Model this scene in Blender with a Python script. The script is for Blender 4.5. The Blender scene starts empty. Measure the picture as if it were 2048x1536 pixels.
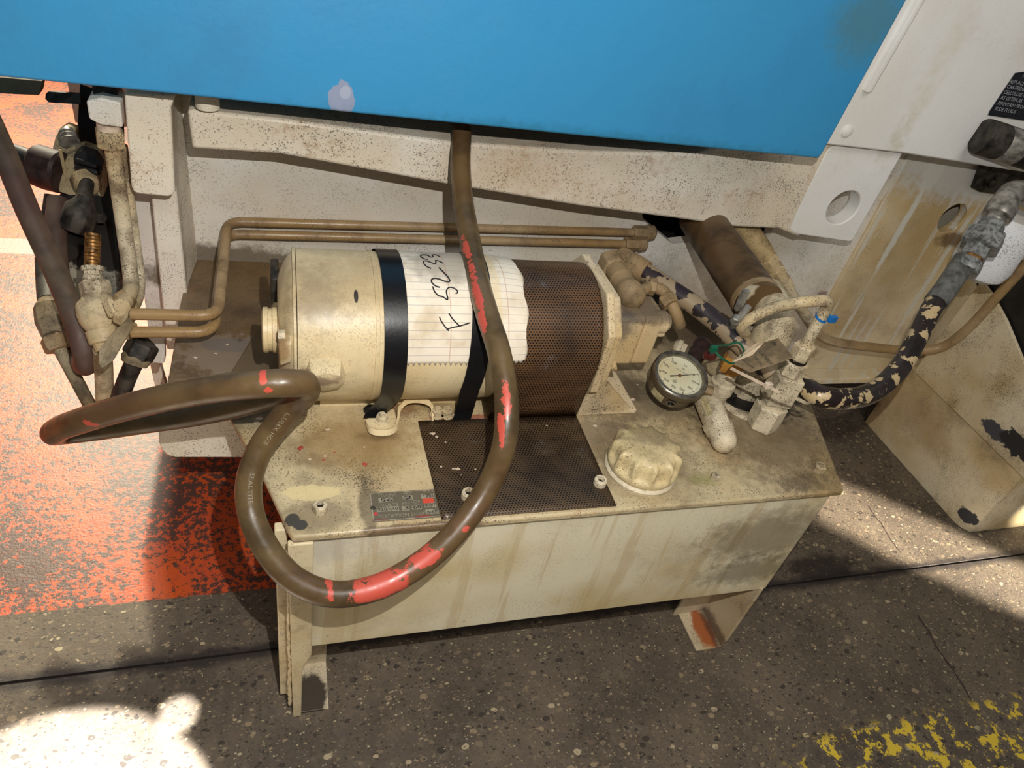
import bpy, bmesh, math, random
import numpy as np
from mathutils import Vector, Matrix
random.seed(7)
S = bpy.context.scene
COL = S.collection
PI = math.pi

# ---------------- camera ----------------
# world: X along the tank, Y away into the machine, Z up; origin on the floor at the tank's front left foot (metres)
FPX = 1403.32
RW = np.array([[0.95105, -0.01715, 0.30851], [-0.24594, -0.64591, 0.72272], [0.18687, -0.76321, -0.61857]])
U_, _, Vt_ = np.linalg.svd(RW); RW = U_ @ Vt_
CAM = np.array([-0.0043, -0.6158, 1.30])
cam = bpy.data.cameras.new('camera'); camo = bpy.data.objects.new('camera', cam); COL.objects.link(camo)
m3 = np.column_stack([RW[:, 0], -RW[:, 1], -RW[:, 2]])
M = Matrix.Identity(4)
for i in range(3):
    for j in range(3): M[i][j] = m3[i, j]
    M[i][3] = CAM[i]
camo.matrix_world = M
cam.sensor_width = 36.0; cam.lens = 36.0 * FPX / 2048.0; cam.clip_start = 0.02; cam.clip_end = 100
S.camera = camo
S.view_settings.view_transform = 'Standard'
try: S.view_settings.look = 'None'
except Exception: pass
S.view_settings.gamma = 1.0; S.view_settings.exposure = 0.0; S.view_settings.use_curve_mapping = False

# ---------------- world and lamps ----------------
W = bpy.data.worlds.new('hall'); S.world = W; W.use_nodes = True
W.node_tree.nodes['Background'].inputs[0].default_value = (1.0, 0.96, 0.90, 1)
W.node_tree.nodes['Background'].inputs[1].default_value = 0.13
def lamp(name, kind, loc, energy, color=(1, 1, 1), target=None, size=0.1, angle=60, blend=0.2):
    l = bpy.data.lights.new(name, kind); o = bpy.data.objects.new(name, l); COL.objects.link(o)
    l.energy = energy; l.color = color; o.location = loc
    if kind == 'SPOT':
        l.spot_size = math.radians(angle); l.spot_blend = blend; l.shadow_soft_size = size
    elif kind == 'POINT': l.shadow_soft_size = size
    elif kind == 'AREA': l.size = size
    if target is not None:
        d = Vector(target) - Vector(loc); o.rotation_euler = d.to_track_quat('-Z', 'Y').to_euler()
    return o
_r, _u = RW[:, 0], -RW[:, 1]
fl = CAM + _r * 0.08 + _u * 0.13
lamp('phone_flash', 'POINT', tuple(fl), 41, (1.0, 0.975, 0.93), size=0.004)
lamp('hall_window_back', 'AREA', (-1.33, 5.3, 3.9), 300, (1.0, 0.90, 0.70), (-0.6, 1.3, 0), size=0.35)
lamp('hall_lamp_back', 'SPOT', (-1.25, 5.2, 3.9), 2300, (1.0, 0.90, 0.66), (-0.95, 1.75, 0), 0.05, 34, 0.9)
lamp('hall_lamp_left', 'SPOT', (-0.45, -1.3, 3.6), 7000, (1.0, 0.98, 0.95), (-0.36, -0.20, 0), 0.01, 7.9, 0.10)
lamp('hall_lamp_small', 'SPOT', (-0.45, -1.2, 3.6), 7000, (1.0, 0.98, 0.95), (-0.190, 0.036, 0), 0.01, 0.95, 0.4)
lamp('hall_lamp_right', 'SPOT', (5.0, -2.7, 0.95), 14000, (1.0, 0.90, 0.74), (1.68, 0.17, 0), 0.03, 3.0, 0.3)
lamp('base_front_fill', 'SPOT', (4.2, -3.0, 1.5), 2600, (1.0, 0.93, 0.80), (2.06, 0.225, 0.10), 0.02, 2.6, 0.2)  # extra narrow spot added to brighten the front of the base block
lamp('front_fill', 'AREA', (0.5, -2.2, 4.0), 46, (1.0, 0.95, 0.88), (0.6, 0.3, 0.4), size=2.0)  # broad fill light added above the front to lift the far surfaces

# ---------------- pixel rays of the photograph turned into points on real planes ----------------
def ray(px, py): return RW @ np.array([px - 1024.0, py - 768.0, FPX])
def on(ax, px, py, v):
    r = ray(px, py); return Vector(CAM + r * (v - CAM[ax]) / r[ax])
def X_(px, py, v): return on(0, px, py, v)
def Y_(px, py, v): return on(1, px, py, v)
def Z_(px, py, v): return on(2, px, py, v)
def D_(px, py, d): return Vector(CAM + ray(px, py) * d / FPX)
MCY, MCZ, MR = 0.31, 0.635, 0.118
def C_(px, py, r=MR):
    d = ray(px, py); oy = CAM[1] - MCY; oz = CAM[2] - MCZ
    a = d[1]**2 + d[2]**2; b = 2 * (oy * d[1] + oz * d[2]); c = oy * oy + oz * oz - r * r
    Dd = b * b - 4 * a * c
    t = -b / (2 * a) if Dd < 0 else (-b - math.sqrt(Dd)) / (2 * a)
    return Vector(CAM + d * t)

# ---------------- materials ----------------
class NT:
    def __init__(s, name, rough=0.5, metal=0.0, spec=0.4):
        s.m = bpy.data.materials.new(name); s.m.use_nodes = True; s.t = s.m.node_tree
        s.b = s.t.nodes['Principled BSDF']; s.b.inputs['Roughness'].default_value = rough
        s.b.inputs['Metallic'].default_value = metal; s.b.inputs['Specular IOR Level'].default_value = spec
        s.pos = s.n('ShaderNodeNewGeometry').outputs['Position']
    def n(s, k): return s.t.nodes.new(k)
    def l(s, a, b): s.t.links.new(a, b)
    def setin(s, sock, v):
        if hasattr(v, 'is_output'): s.l(v, sock)
        elif isinstance(v, (tuple, list)) and len(v) == 3 and sock.type == 'RGBA': sock.default_value = (*v, 1)
        else: sock.default_value = v
    def scale(s, vec, sc):
        n = s.n('ShaderNodeVectorMath'); n.operation = 'MULTIPLY'; s.setin(n.inputs[0], vec); n.inputs[1].default_value = sc; return n.outputs[0]
    def noise(s, sc, det=4, rough=0.6, vec=None, dist=0.0, dim='3D'):
        n = s.n('ShaderNodeTexNoise'); n.noise_dimensions = dim; n.inputs['Scale'].default_value = sc; n.inputs['Detail'].default_value = det
        n.inputs['Roughness'].default_value = rough; n.inputs['Distortion'].default_value = dist
        s.l(vec if vec is not None else s.pos, n.inputs['Vector']); return n.outputs['Fac']
    def mr(s, f, a, b, c=0.0, d=1.0):
        n = s.n('ShaderNodeMapRange'); n.interpolation_type = 'SMOOTHSTEP'; s.setin(n.inputs[0], f)
        for i, v in zip((1, 2, 3, 4), (a, b, c, d)): n.inputs[i].default_value = v
        return n.outputs[0]
    def math(s, op, a, b=0.0, c=None):
        n = s.n('ShaderNodeMath'); n.operation = op; s.setin(n.inputs[0], a); s.setin(n.inputs[1], b)
        if c is not None: s.setin(n.inputs[2], c)
        return n.outputs[0]
    def mix(s, f, a, b):
        n = s.n('ShaderNodeMix'); n.data_type = 'RGBA'; s.setin(n.inputs[0], f); s.setin(n.inputs[6], a); s.setin(n.inputs[7], b); return n.outputs[2]
    def sep(s, v=None):
        n = s.n('ShaderNodeSeparateXYZ'); s.l(v if v is not None else s.pos, n.inputs[0]); return n.outputs
    def blob(s, c, r, amp=0.9, nz=60, lo=1.12, hi=0.88, nf=None):
        a = s.n('ShaderNodeVectorMath'); a.operation = 'SUBTRACT'; s.l(s.pos, a.inputs[0]); a.inputs[1].default_value = tuple(c)
        rr = (r, r, r) if not isinstance(r, (tuple, list)) else r
        q = s.scale(a.outputs[0], tuple(1.0 / k for k in rr))
        le = s.n('ShaderNodeVectorMath'); le.operation = 'LENGTH'; s.l(q, le.inputs[0])
        nn = nf if nf is not None else s.noise(nz, 3, 0.6)
        d = s.math('ADD', le.outputs['Value'], s.math('MULTIPLY', s.math('SUBTRACT', nn, 0.5), amp))
        return s.mr(d, hi, lo, 1.0, 0.0)
    def bump(s, h, st=0.3, dist=0.002):
        n = s.n('ShaderNodeBump'); n.inputs['Strength'].default_value = st; n.inputs['Distance'].default_value = dist
        s.l(h, n.inputs['Height']); s.l(n.outputs[0], s.b.inputs['Normal'])
    def col(s, c): s.setin(s.b.inputs['Base Color'], c)

def lin(r, g, b):
    f = lambda c: (c / 255.0 / 12.92) if c <= 10 else ((c / 255.0 + 0.055) / 1.055) ** 2.4
    return (f(r), f(g), f(b))

def paint(name, base, grime=(88, 72, 52), g=0.5, speck=0.5, rust=0.0, rough=0.42, stains=(), streak=0.0, scol=(150, 128, 92), top=None, bump=0.25, gs=7, tint=None):
    """worn enamel: base colour, soft grime clouds, dark specks, rust freckles, runs, local stains"""
    M = NT(name, rough)
    c = lin(*base)
    c2 = lin(*(tint or tuple(int(v * k) for v, k in zip(base, (0.90, 0.84, 0.72)))))
    k = M.mix(M.mr(M.noise(3.3, 3), 0.38, 0.66), c, c2)
    big = M.noise(gs, 8, 0.66)
    k = M.mix(M.math('MULTIPLY', M.mr(big, 0.50 - 0.10 * g, 0.74), g), k, lin(*grime))
    if streak:
        v = M.scale(M.pos, (34, 34, 2.4)); sn = M.noise(1.0, 4, 0.6, vec=v)
        k = M.mix(M.math('MULTIPLY', M.mr(sn, 0.55, 0.62), streak), k, lin(*scol))
    if rust:
        rn = M.noise(70, 8, 0.8); r2 = M.noise(5.0, 3)
        k = M.mix(M.math('MULTIPLY', M.mr(M.math('MULTIPLY', rn, r2), 0.27, 0.40), rust * 0.6), k, lin(166, 118, 72))
    if speck:
        sp = M.noise(380, 3, 0.6); s2 = M.noise(14, 4)
        k = M.mix(M.math('MULTIPLY', M.mr(M.math('ADD', sp, M.math('MULTIPLY', s2, 0.40)), 0.77, 0.86), speck * 0.9), k, lin(70, 58, 44))
        sp2 = M.noise(120, 3, 0.5)
        k = M.mix(M.math('MULTIPLY', M.mr(sp2, 0.72, 0.78), speck * 0.6), k, lin(72, 60, 46))
    sn = M.noise(55, 4, 0.65) if stains else None
    for st in stains:
        p, r, cc = st[0], st[1], st[2]; a = st[3] if len(st) > 3 else 1.0; amp = st[4] if len(st) > 4 else 0.9
        soft = st[5] if len(st) > 5 else 0.1
        k = M.mix(M.math('MULTIPLY', M.blob(p, r, amp, nf=sn, lo=1 + soft, hi=1 - soft), a), k, lin(*cc))
    M.col(k)
    M.l(M.mr(big, 0.4, 0.75, rough, min(0.9, rough + 0.3)), M.b.inputs['Roughness'])
    if bump: M.bump(M.math('ADD', M.noise(90, 4), M.math('MULTIPLY', M.noise(16, 2), 1.5)), bump, 0.0015)
    return M.m

def plain(name, base, rough=0.5, metal=0.0, var=0.15, sc=40, spec=0.4, bump=0.0):
    M = NT(name, rough, metal, spec)
    d = tuple(int(v * (1 - var * 1.6)) for v in base)
    M.col(M.mix(M.mr(M.noise(sc, 5), 0.35, 0.7), lin(*base), lin(*d)))
    if bump: M.bump(M.noise(sc * 3, 4), bump, 0.001)
    return M.m

BLYC = 0.47
def zp(px, py): return Z_(px, py, 0.511)
DK = (58, 50, 42)
m_plate = paint('tank_top_paint', (204, 186, 148), tint=(178, 152, 104), g=0.72, speck=0.9, rust=0.55, rough=0.36, gs=9, stains=[
    (zp(640, 1030), (0.045, 0.03, 0.05), (104, 92, 72), 0.6, 1.6, 0.5),
    (zp(625, 985), (0.038, 0.014, 0.05), (226, 206, 152), 0.7, 1.5),
    (zp(585, 1040), (0.010, 0.011, 0.05), (70, 66, 60), 1.0, 0.8),
    (zp(600, 1050), (0.010, 0.009, 0.05), (70, 66, 60), 1.0, 0.8),
    (zp(720, 880), (0.09, 0.06, 0.05), (142, 114, 66), 0.65, 1.2, 0.5),
    (zp(1540, 870), (0.13, 0.13, 0.05), (88, 72, 52), 0.7, 1.7, 0.6),
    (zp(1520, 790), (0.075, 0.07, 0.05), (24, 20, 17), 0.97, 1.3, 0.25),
    (zp(1310, 800), (0.14, 0.06, 0.05), (88, 74, 58), 0.6, 1.8, 0.5),
    (zp(1195, 860), (0.08, 0.035, 0.05), (96, 84, 74), 0.6, 1.8, 0.5),
    (zp(1285, 935), (0.085, 0.07, 0.05), (104, 86, 60), 0.6, 1.5, 0.6),
    (zp(1410, 960), (0.03, 0.014, 0.05), (140, 138, 80), 0.5, 1.0, 0.4),
    (zp(1600, 965), (0.05, 0.02, 0.05), (86, 74, 58), 0.6, 1.6, 0.5),
    (zp(1430, 650), (0.24, 0.12, 0.06), (74, 60, 48), 0.85, 0.9, 0.4),
    (zp(500, 735), (0.10, 0.14, 0.06), (92, 78, 60), 0.92, 0.8, 0.3),
    (zp(1230, 770), (0.07, 0.05, 0.05), (86, 72, 56), 0.7, 1.5, 0.4),
    (zp(800, 815), (0.03, 0.02, 0.05), (120, 78, 44), 0.6, 1.8, 0.5),
    (zp(760, 870), (0.03, 0.012, 0.05), (96, 74, 50), 0.6, 1.8, 0.5),
    (zp(735, 1010), (0.012, 0.05, 0.05), (50, 44, 36), 0.6, 1.6, 0.4),
    (zp(840, 1052), (0.08, 0.006, 0.05), (84, 54, 34), 0.7, 1.8, 0.4),
    (zp(920, 835), (0.05, 0.008, 0.05), (150, 60, 50), 0.7, 1.4, 0.2)])
m_tank = paint('tank_side_paint', (234, 224, 194), g=0.26, speck=0.25, rust=0.15, rough=0.34, streak=0.34, scol=(192, 162, 108), gs=5, stains=[
    (Y_(650, 1085, 0), (0.09, 0.05, 0.008), (150, 112, 78), 0.6, 1.6, 0.4),
    (Y_(1540, 1080, 0), (0.13, 0.05, 0.07), (108, 90, 62), 0.65, 1.5, 0.5),
    (Y_(1500, 1150, 0), (0.10, 0.05, 0.04), (78, 66, 48), 0.55, 1.9, 0.5),
    (Y_(640, 1110, 0), (0.07, 0.05, 0.03), (186, 180, 170), 0.6, 1.8, 0.7),
    (Y_(655, 1284, 0), (0.006, 0.01, 0.004), (60, 56, 46), 1.0, 0.4),
    (Y_(930, 1253, 0), (0.008, 0.01, 0.003), (52, 44, 40), 1.0, 0.4)])
m_motor = paint('motor_paint', (224, 205, 164), g=0.42, speck=0.35, rust=0.12, rough=0.38, gs=8, stains=[
    (C_(680, 560), (0.09, 0.06, 0.05), (150, 126, 92), 0.55, 1.6, 0.6),
    (C_(630, 600), (0.035, 0.05, 0.04), (110, 96, 76), 0.45, 1.7, 0.6),
    (C_(712, 592), (0.003, 0.01, 0.010), (48, 40, 36), 1.0, 0.6),
    (C_(560, 700), (0.012, 0.04, 0.03), (140, 100, 56), 0.7, 1.6, 0.5),
    (C_(635, 745), (0.03, 0.04, 0.012), (112, 84, 72), 0.7, 1.7, 0.3)])
m_cast = paint('pump_paint', (218, 200, 168), g=0.35, speck=0.95, rust=0.2, rough=0.55, stains=[
    (Z_(1290, 600, 0.70), (0.07, 0.11, 0.018), (92, 78, 62), 0.85, 1.0, 0.4),
    (Y_(1240, 650, 0.25), (0.03, 0.03, 0.04), (84, 76, 70), 0.75, 1.6, 0.5)])
m_fit = paint('fitting_paint', (218, 204, 174), g=0.85, speck=0.9, rust=0.25, rough=0.5, gs=22)
m_fit_dark = paint('grimy_fitting_paint', (158, 136, 104), g=0.85, speck=0.8, rust=0.4, rough=0.6, gs=26)
m_dim_fit = paint('oily_grey_cream', (152, 138, 112), g=0.9, grime=(48, 42, 36), speck=0.9, rough=0.7, gs=24)
m_pipe = paint('tube_paint', (176, 152, 116), g=0.7, grime=(92, 70, 50), speck=0.5, rough=0.3, gs=16, bump=0.15)
m_beam = paint('machine_cream_paint', (238, 230, 214), tint=(226, 212, 188), g=0.12, speck=0.85, rust=1.0, rough=0.42, gs=4, stains=[
    (Y_(1040, 340, 0.6), (0.14, 0.1, 0.05), (188, 146, 100), 0.35, 2.0, 0.9),
    (Y_(1300, 400, 0.6), (0.2, 0.1, 0.03), (190, 156, 112), 0.3, 2.0, 0.9),
    (Y_(1620, 380, 0.66), (0.010, 0.1, 0.13), (214, 186, 118), 0.7, 0.8, 0.5),
    (Y_(1658, 322, 0.66), (0.010, 0.1, 0.012), (50, 44, 48), 1.0, 0.9)])
m_wall = paint('machine_wall_paint', (234, 230, 222), tint=(222, 212, 194), g=0.12, speck=0.5, rust=0.35, rough=0.5, gs=5, stains=[
    (Y_(900, 430, 0.72), (0.5, 0.1, 0.05), (206, 192, 166), 0.35, 1.6, 0.8),
    (Y_(430, 520, 0.72), (0.22, 0.1, 0.035), (92, 78, 58), 0.85, 1.0, 0.3),
    (Y_(1350, 590, 0.72), (0.14, 0.1, 0.10), (156, 132, 100), 0.5, 1.7, 0.6),
    (Y_(1450, 620, 0.72), (0.16, 0.1, 0.07), (120, 98, 70), 0.5, 1.7, 0.6),
    (Y_(1640, 595, 0.72), (0.022, 0.1, 0.022), (118, 76, 70), 0.75, 1.2, 0.2)])
m_side = paint('machine_side_paint', (232, 216, 182), g=0.25, speck=0.35, rust=0.3, rough=0.45, streak=0.85, scol=(226, 222, 208), gs=5, stains=[
    (Y_(1960, 340, 0.71), (0.26, 0.1, 0.085), (226, 226, 222), 0.9, 1.3, 0.35),
    (Y_(1868, 345, 0.71), (0.028, 0.1, 0.05), (232, 232, 222), 0.95, 1.0, 0.3),
    (Y_(1800, 460, 0.71), (0.010, 0.1, 0.13), (230, 230, 220), 0.95, 1.2, 0.2),
    (Y_(1700, 640, 0.71), (0.006, 0.1, 0.09), (226, 224, 212), 0.8, 1.2, 0.2),
    (Y_(1905, 480, 0.71), (0.05, 0.1, 0.022), (110, 84, 58), 0.85, 1.9, 0.4)])
m_white = paint('machine_white_paint', (246, 246, 243), tint=(238, 235, 228), g=0.05, speck=0.08, rust=0.12, rough=0.4, gs=4, bump=0.2, stains=[
    (Y_(1740, 240, 0.69), (0.025, 0.1, 0.06), (196, 192, 168), 0.6, 1.5, 0.6),
    (Y_(1800, 130, 0.69), (0.03, 0.1, 0.2), (220, 208, 176), 0.5, 1.4, 0.6)])
m_base = paint('machine_base_paint', (230, 218, 188), g=0.35, speck=0.7, rust=0.4, rough=0.5, gs=7, stains=[
    (X_(1990, 862, 1.785), (0.02, 0.045, 0.02), (74, 74, 80), 1.0, 1.5),
    (X_(2035, 890, 1.785), (0.02, 0.05, 0.03), (48, 46, 48), 1.0, 1.7),
    (X_(1935, 1035, 1.80), (0.03, 0.035, 0.02), (58, 58, 62), 1.0, 1.2),
    (X_(1745, 790, 1.80), (0.03, 0.05, 0.05), (120, 82, 50), 0.6, 1.5, 0.4),
    (X_(1850, 850, 1.80), (0.03, 0.10, 0.06), (176, 150, 118), 0.5, 1.6, 0.5)])
m_ledge = paint('ledge_grime_paint', (124, 106, 82), g=0.7, grime=(70, 58, 46), speck=0.9, rust=0.3, rough=0.42, gs=8, stains=[
    (Z_(470, 690, 0.50), (0.05, 0.02, 0.05), (62, 62, 66), 0.9, 1.0),
    (Z_(525, 720, 0.50), (0.03, 0.045, 0.05), (134, 56, 50), 0.85, 1.7),
    (Z_(470, 710, 0.50), (0.09, 0.06, 0.05), (150, 136, 122), 0.5, 2.0, 0.15),
    (Z_(535, 760, 0.50), (0.05, 0.03, 0.05), (40, 36, 44), 0.9, 1.4)])
m_blue = paint('blue_enamel', (58, 145, 196), grime=(44, 108, 148), g=0.45, speck=0.0, rust=0.0, rough=0.38, gs=3, bump=0.30, tint=(56, 142, 194), stains=[
    (Y_(684, 200, BLYC), (0.018, 0.05, 0.026), (142, 152, 178), 1.0, 0.9, 0.04),
    (Y_(690, 185, BLYC), (0.008, 0.05, 0.010), (164, 172, 192), 0.9, 0.8, 0.06),
    (Y_(1230, 290, BLYC), (0.5, 0.05, 0.02), (40, 104, 124), 0.5, 1.6, 0.6),
    (Y_(1740, 40, BLYC), (0.06, 0.05, 0.06), (88, 120, 106), 0.5, 1.4, 0.6)])
m_black = plain('black_grease', (30, 27, 25), 0.5, 0, 0.4, 60, bump=0.6)
m_rubber = plain('black_rubber', (38, 36, 36), 0.45, 0, 0.2, 30)
m_tape = plain('black_tape', (20, 20, 22), 0.30, 0, 0.1, 60, spec=0.45, bump=0.15)
m_steel = plain('dull_steel', (176, 172, 162), 0.35, 0.5, 0.25, 60)
m_galv = plain('galvanised_steel', (158, 160, 158), 0.42, 0.35, 0.3, 120, bump=0.25)
m_brass = plain('brass', (168, 122, 66), 0.4, 0.5, 0.4, 90)
m_red = plain('red_paint_chip', (186, 78, 66), 0.6, 0, 0.2, 80)
m_chip = plain('cream_paint_chip', (222, 200, 176), 0.6, 0, 0.1, 80)
m_ink = plain('black_ink', (34, 32, 34), 0.6, 0, 0.05)
m_dialink = plain('dial_ink', (26, 28, 30), 0.6, 0, 0.05)
m_green = plain('green_nylon', (18, 92, 66), 0.4, 0, 0.1)
m_bluetie = plain('blue_nylon', (28, 116, 190), 0.4, 0, 0.1)
m_greyhose = plain('grey_hose', (112, 112, 108), 0.45, 0, 0.25, 50)
m_bowl = paint('white_bowl', (238, 240, 244), g=0.02, speck=0.6, rough=0.4)
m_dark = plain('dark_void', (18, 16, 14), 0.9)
m_darksteel = plain('dirty_dark_metal', (74, 68, 60), 0.6, 0.2, 0.5, 40, bump=0.4)
m_placard = plain('placard_black', (34, 36, 44), 0.35, 0, 0.1)
m_letter = plain('placard_lettering', (176, 180, 186), 0.5, 0, 0.05)
m_tagcard = plain('tag_card', (142, 120, 88), 0.7, 0, 0.2, 30)
m_tagedge = plain('tag_card_face', (232, 204, 168), 0.7, 0, 0.1, 30)
m_yellowtag = paint('amber_plastic', (200, 142, 62), g=0.5, speck=0.5, rough=0.4, gs=30)
m_label = plain('aged_label', (196, 182, 138), 0.5, 0, 0.15, 60)
m_redtube = plain('maroon_rubber', (62, 42, 38), 0.6, 0, 0.3, 60)
m_weld = paint('weld_paint', (222, 206, 170), g=0.4, rust=0.8, speck=0.5, rough=0.4, gs=30)

def hose_mat(name, base, worn=None, red=(), rough=0.33, chips=None):
    M = NT(name, rough, 0, 0.5)
    k = M.mix(M.mr(M.noise(14, 5), 0.35, 0.7), lin(*base), lin(*tuple(int(v * 0.66) for v in base)))
    k = M.mix(M.math('MULTIPLY', M.mr(M.noise(5, 3), 0.45, 0.7), 0.6), k, lin(base[0] - 8, base[1] - 22, base[2] - 12))
    if chips:
        k = M.mix(M.mr(M.noise(chips[1], 5, 0.55), chips[2], chips[2] + 0.02), k, lin(*chips[0]))
    sn = M.noise(75, 8, 0.75)
    for p, r in red:
        k = M.mix(M.blob(p, r, 3.2, nf=sn, lo=1.05, hi=0.95), k, lin(196, 82, 66))
    M.col(k)
    M.l(M.mr(M.noise(60, 4), 0.3, 0.8, rough - 0.06, rough + 0.2), M.b.inputs['Roughness'])
    M.bump(M.noise(120, 3), 0.12, 0.0008)
    return M.m

# perforated brown sheet: staggered round holes, laid out in the mesh's own UV (metres)
def perf_mat(ca=(112, 80, 52), cb=(72, 54, 40), nm='perforated_brown_steel'):
    M = NT(nm, 0.38, 0.25, 0.5)
    uv = M.n('ShaderNodeUVMap').outputs[0]; s = M.sep(uv)
    P = 0.0050; Q = P * 0.866
    def lattice(ox, oy):
        u = M.math('SUBTRACT', M.math('FRACT', M.math('ADD', M.math('DIVIDE', s[0], P), ox)), 0.5)
        v = M.math('SUBTRACT', M.math('FRACT', M.math('ADD', M.math('DIVIDE', s[1], 2 * Q), oy)), 0.5)
        u2 = M.math('POWER', M.math('MULTIPLY', u, P), 2.0); v2 = M.math('POWER', M.math('MULTIPLY', v, 2 * Q), 2.0)
        return M.math('SQRT', M.math('ADD', u2, v2))
    d = M.math('MINIMUM', lattice(0, 0), lattice(0.5, 0.5))
    hole = M.mr(d, 0.00125, 0.0016, 1.0, 0.0)
    k = M.mix(M.mr(M.noise(9, 5), 0.35, 0.7), lin(*ca), lin(*cb))
    k = M.mix(M.mr(M.noise(16, 5, 0.7), 0.60, 0.74, 0, 0.55), k, lin(130, 128, 126))
    k = M.mix(hole, k, lin(16, 12, 9)); M.col(k)
    M.bump(M.math('SUBTRACT', 1.0, hole), 0.5, 0.001)
    return M.m
m_perf = perf_mat(); m_perf2 = perf_mat((98, 78, 56), (64, 50, 38), 'perforated_dark_steel')

def paper_mat():
    M = NT('ruled_paper', 0.75, 0, 0.2)
    uv = M.n('ShaderNodeUVMap').outputs[0]; s = M.sep(uv)
    k = M.mix(M.mr(M.noise(16, 5), 0.45, 0.75), lin(236, 224, 204), lin(206, 188, 158))
    sm = M.blob(C_(900, 525), (0.06, 0.05, 0.012), 1.5, lo=1.5, hi=0.6)
    k = M.mix(M.math('MULTIPLY', sm, 0.55), k, lin(120, 108, 92))
    ln = M.math('ABSOLUTE', M.math('SUBTRACT', M.math('FRACT', M.math('DIVIDE', s[1], 0.0126)), 0.5))
    k = M.mix(M.math('MULTIPLY', M.mr(ln, 0.025, 0.05, 1, 0), 0.55), k, lin(140, 140, 146))
    for xm in (0.232, 0.322):
        mg = M.math('ABSOLUTE', M.math('SUBTRACT', s[0], xm))
        k = M.mix(M.math('MULTIPLY', M.mr(mg, 0.0005, 0.0009, 1, 0), 0.45), k, lin(176, 110, 84))
    bandm = M.math('ABSOLUTE', M.math('SUBTRACT', s[0], 0.303))
    k = M.mix(M.math('MULTIPLY', M.mr(bandm, 0.008, 0.011, 1, 0), 0.4), k, lin(224, 196, 140))
    M.col(k); M.bump(M.noise(26, 3), 0.25, 0.002)
    return M.m
m_paper = paper_mat()

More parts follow.
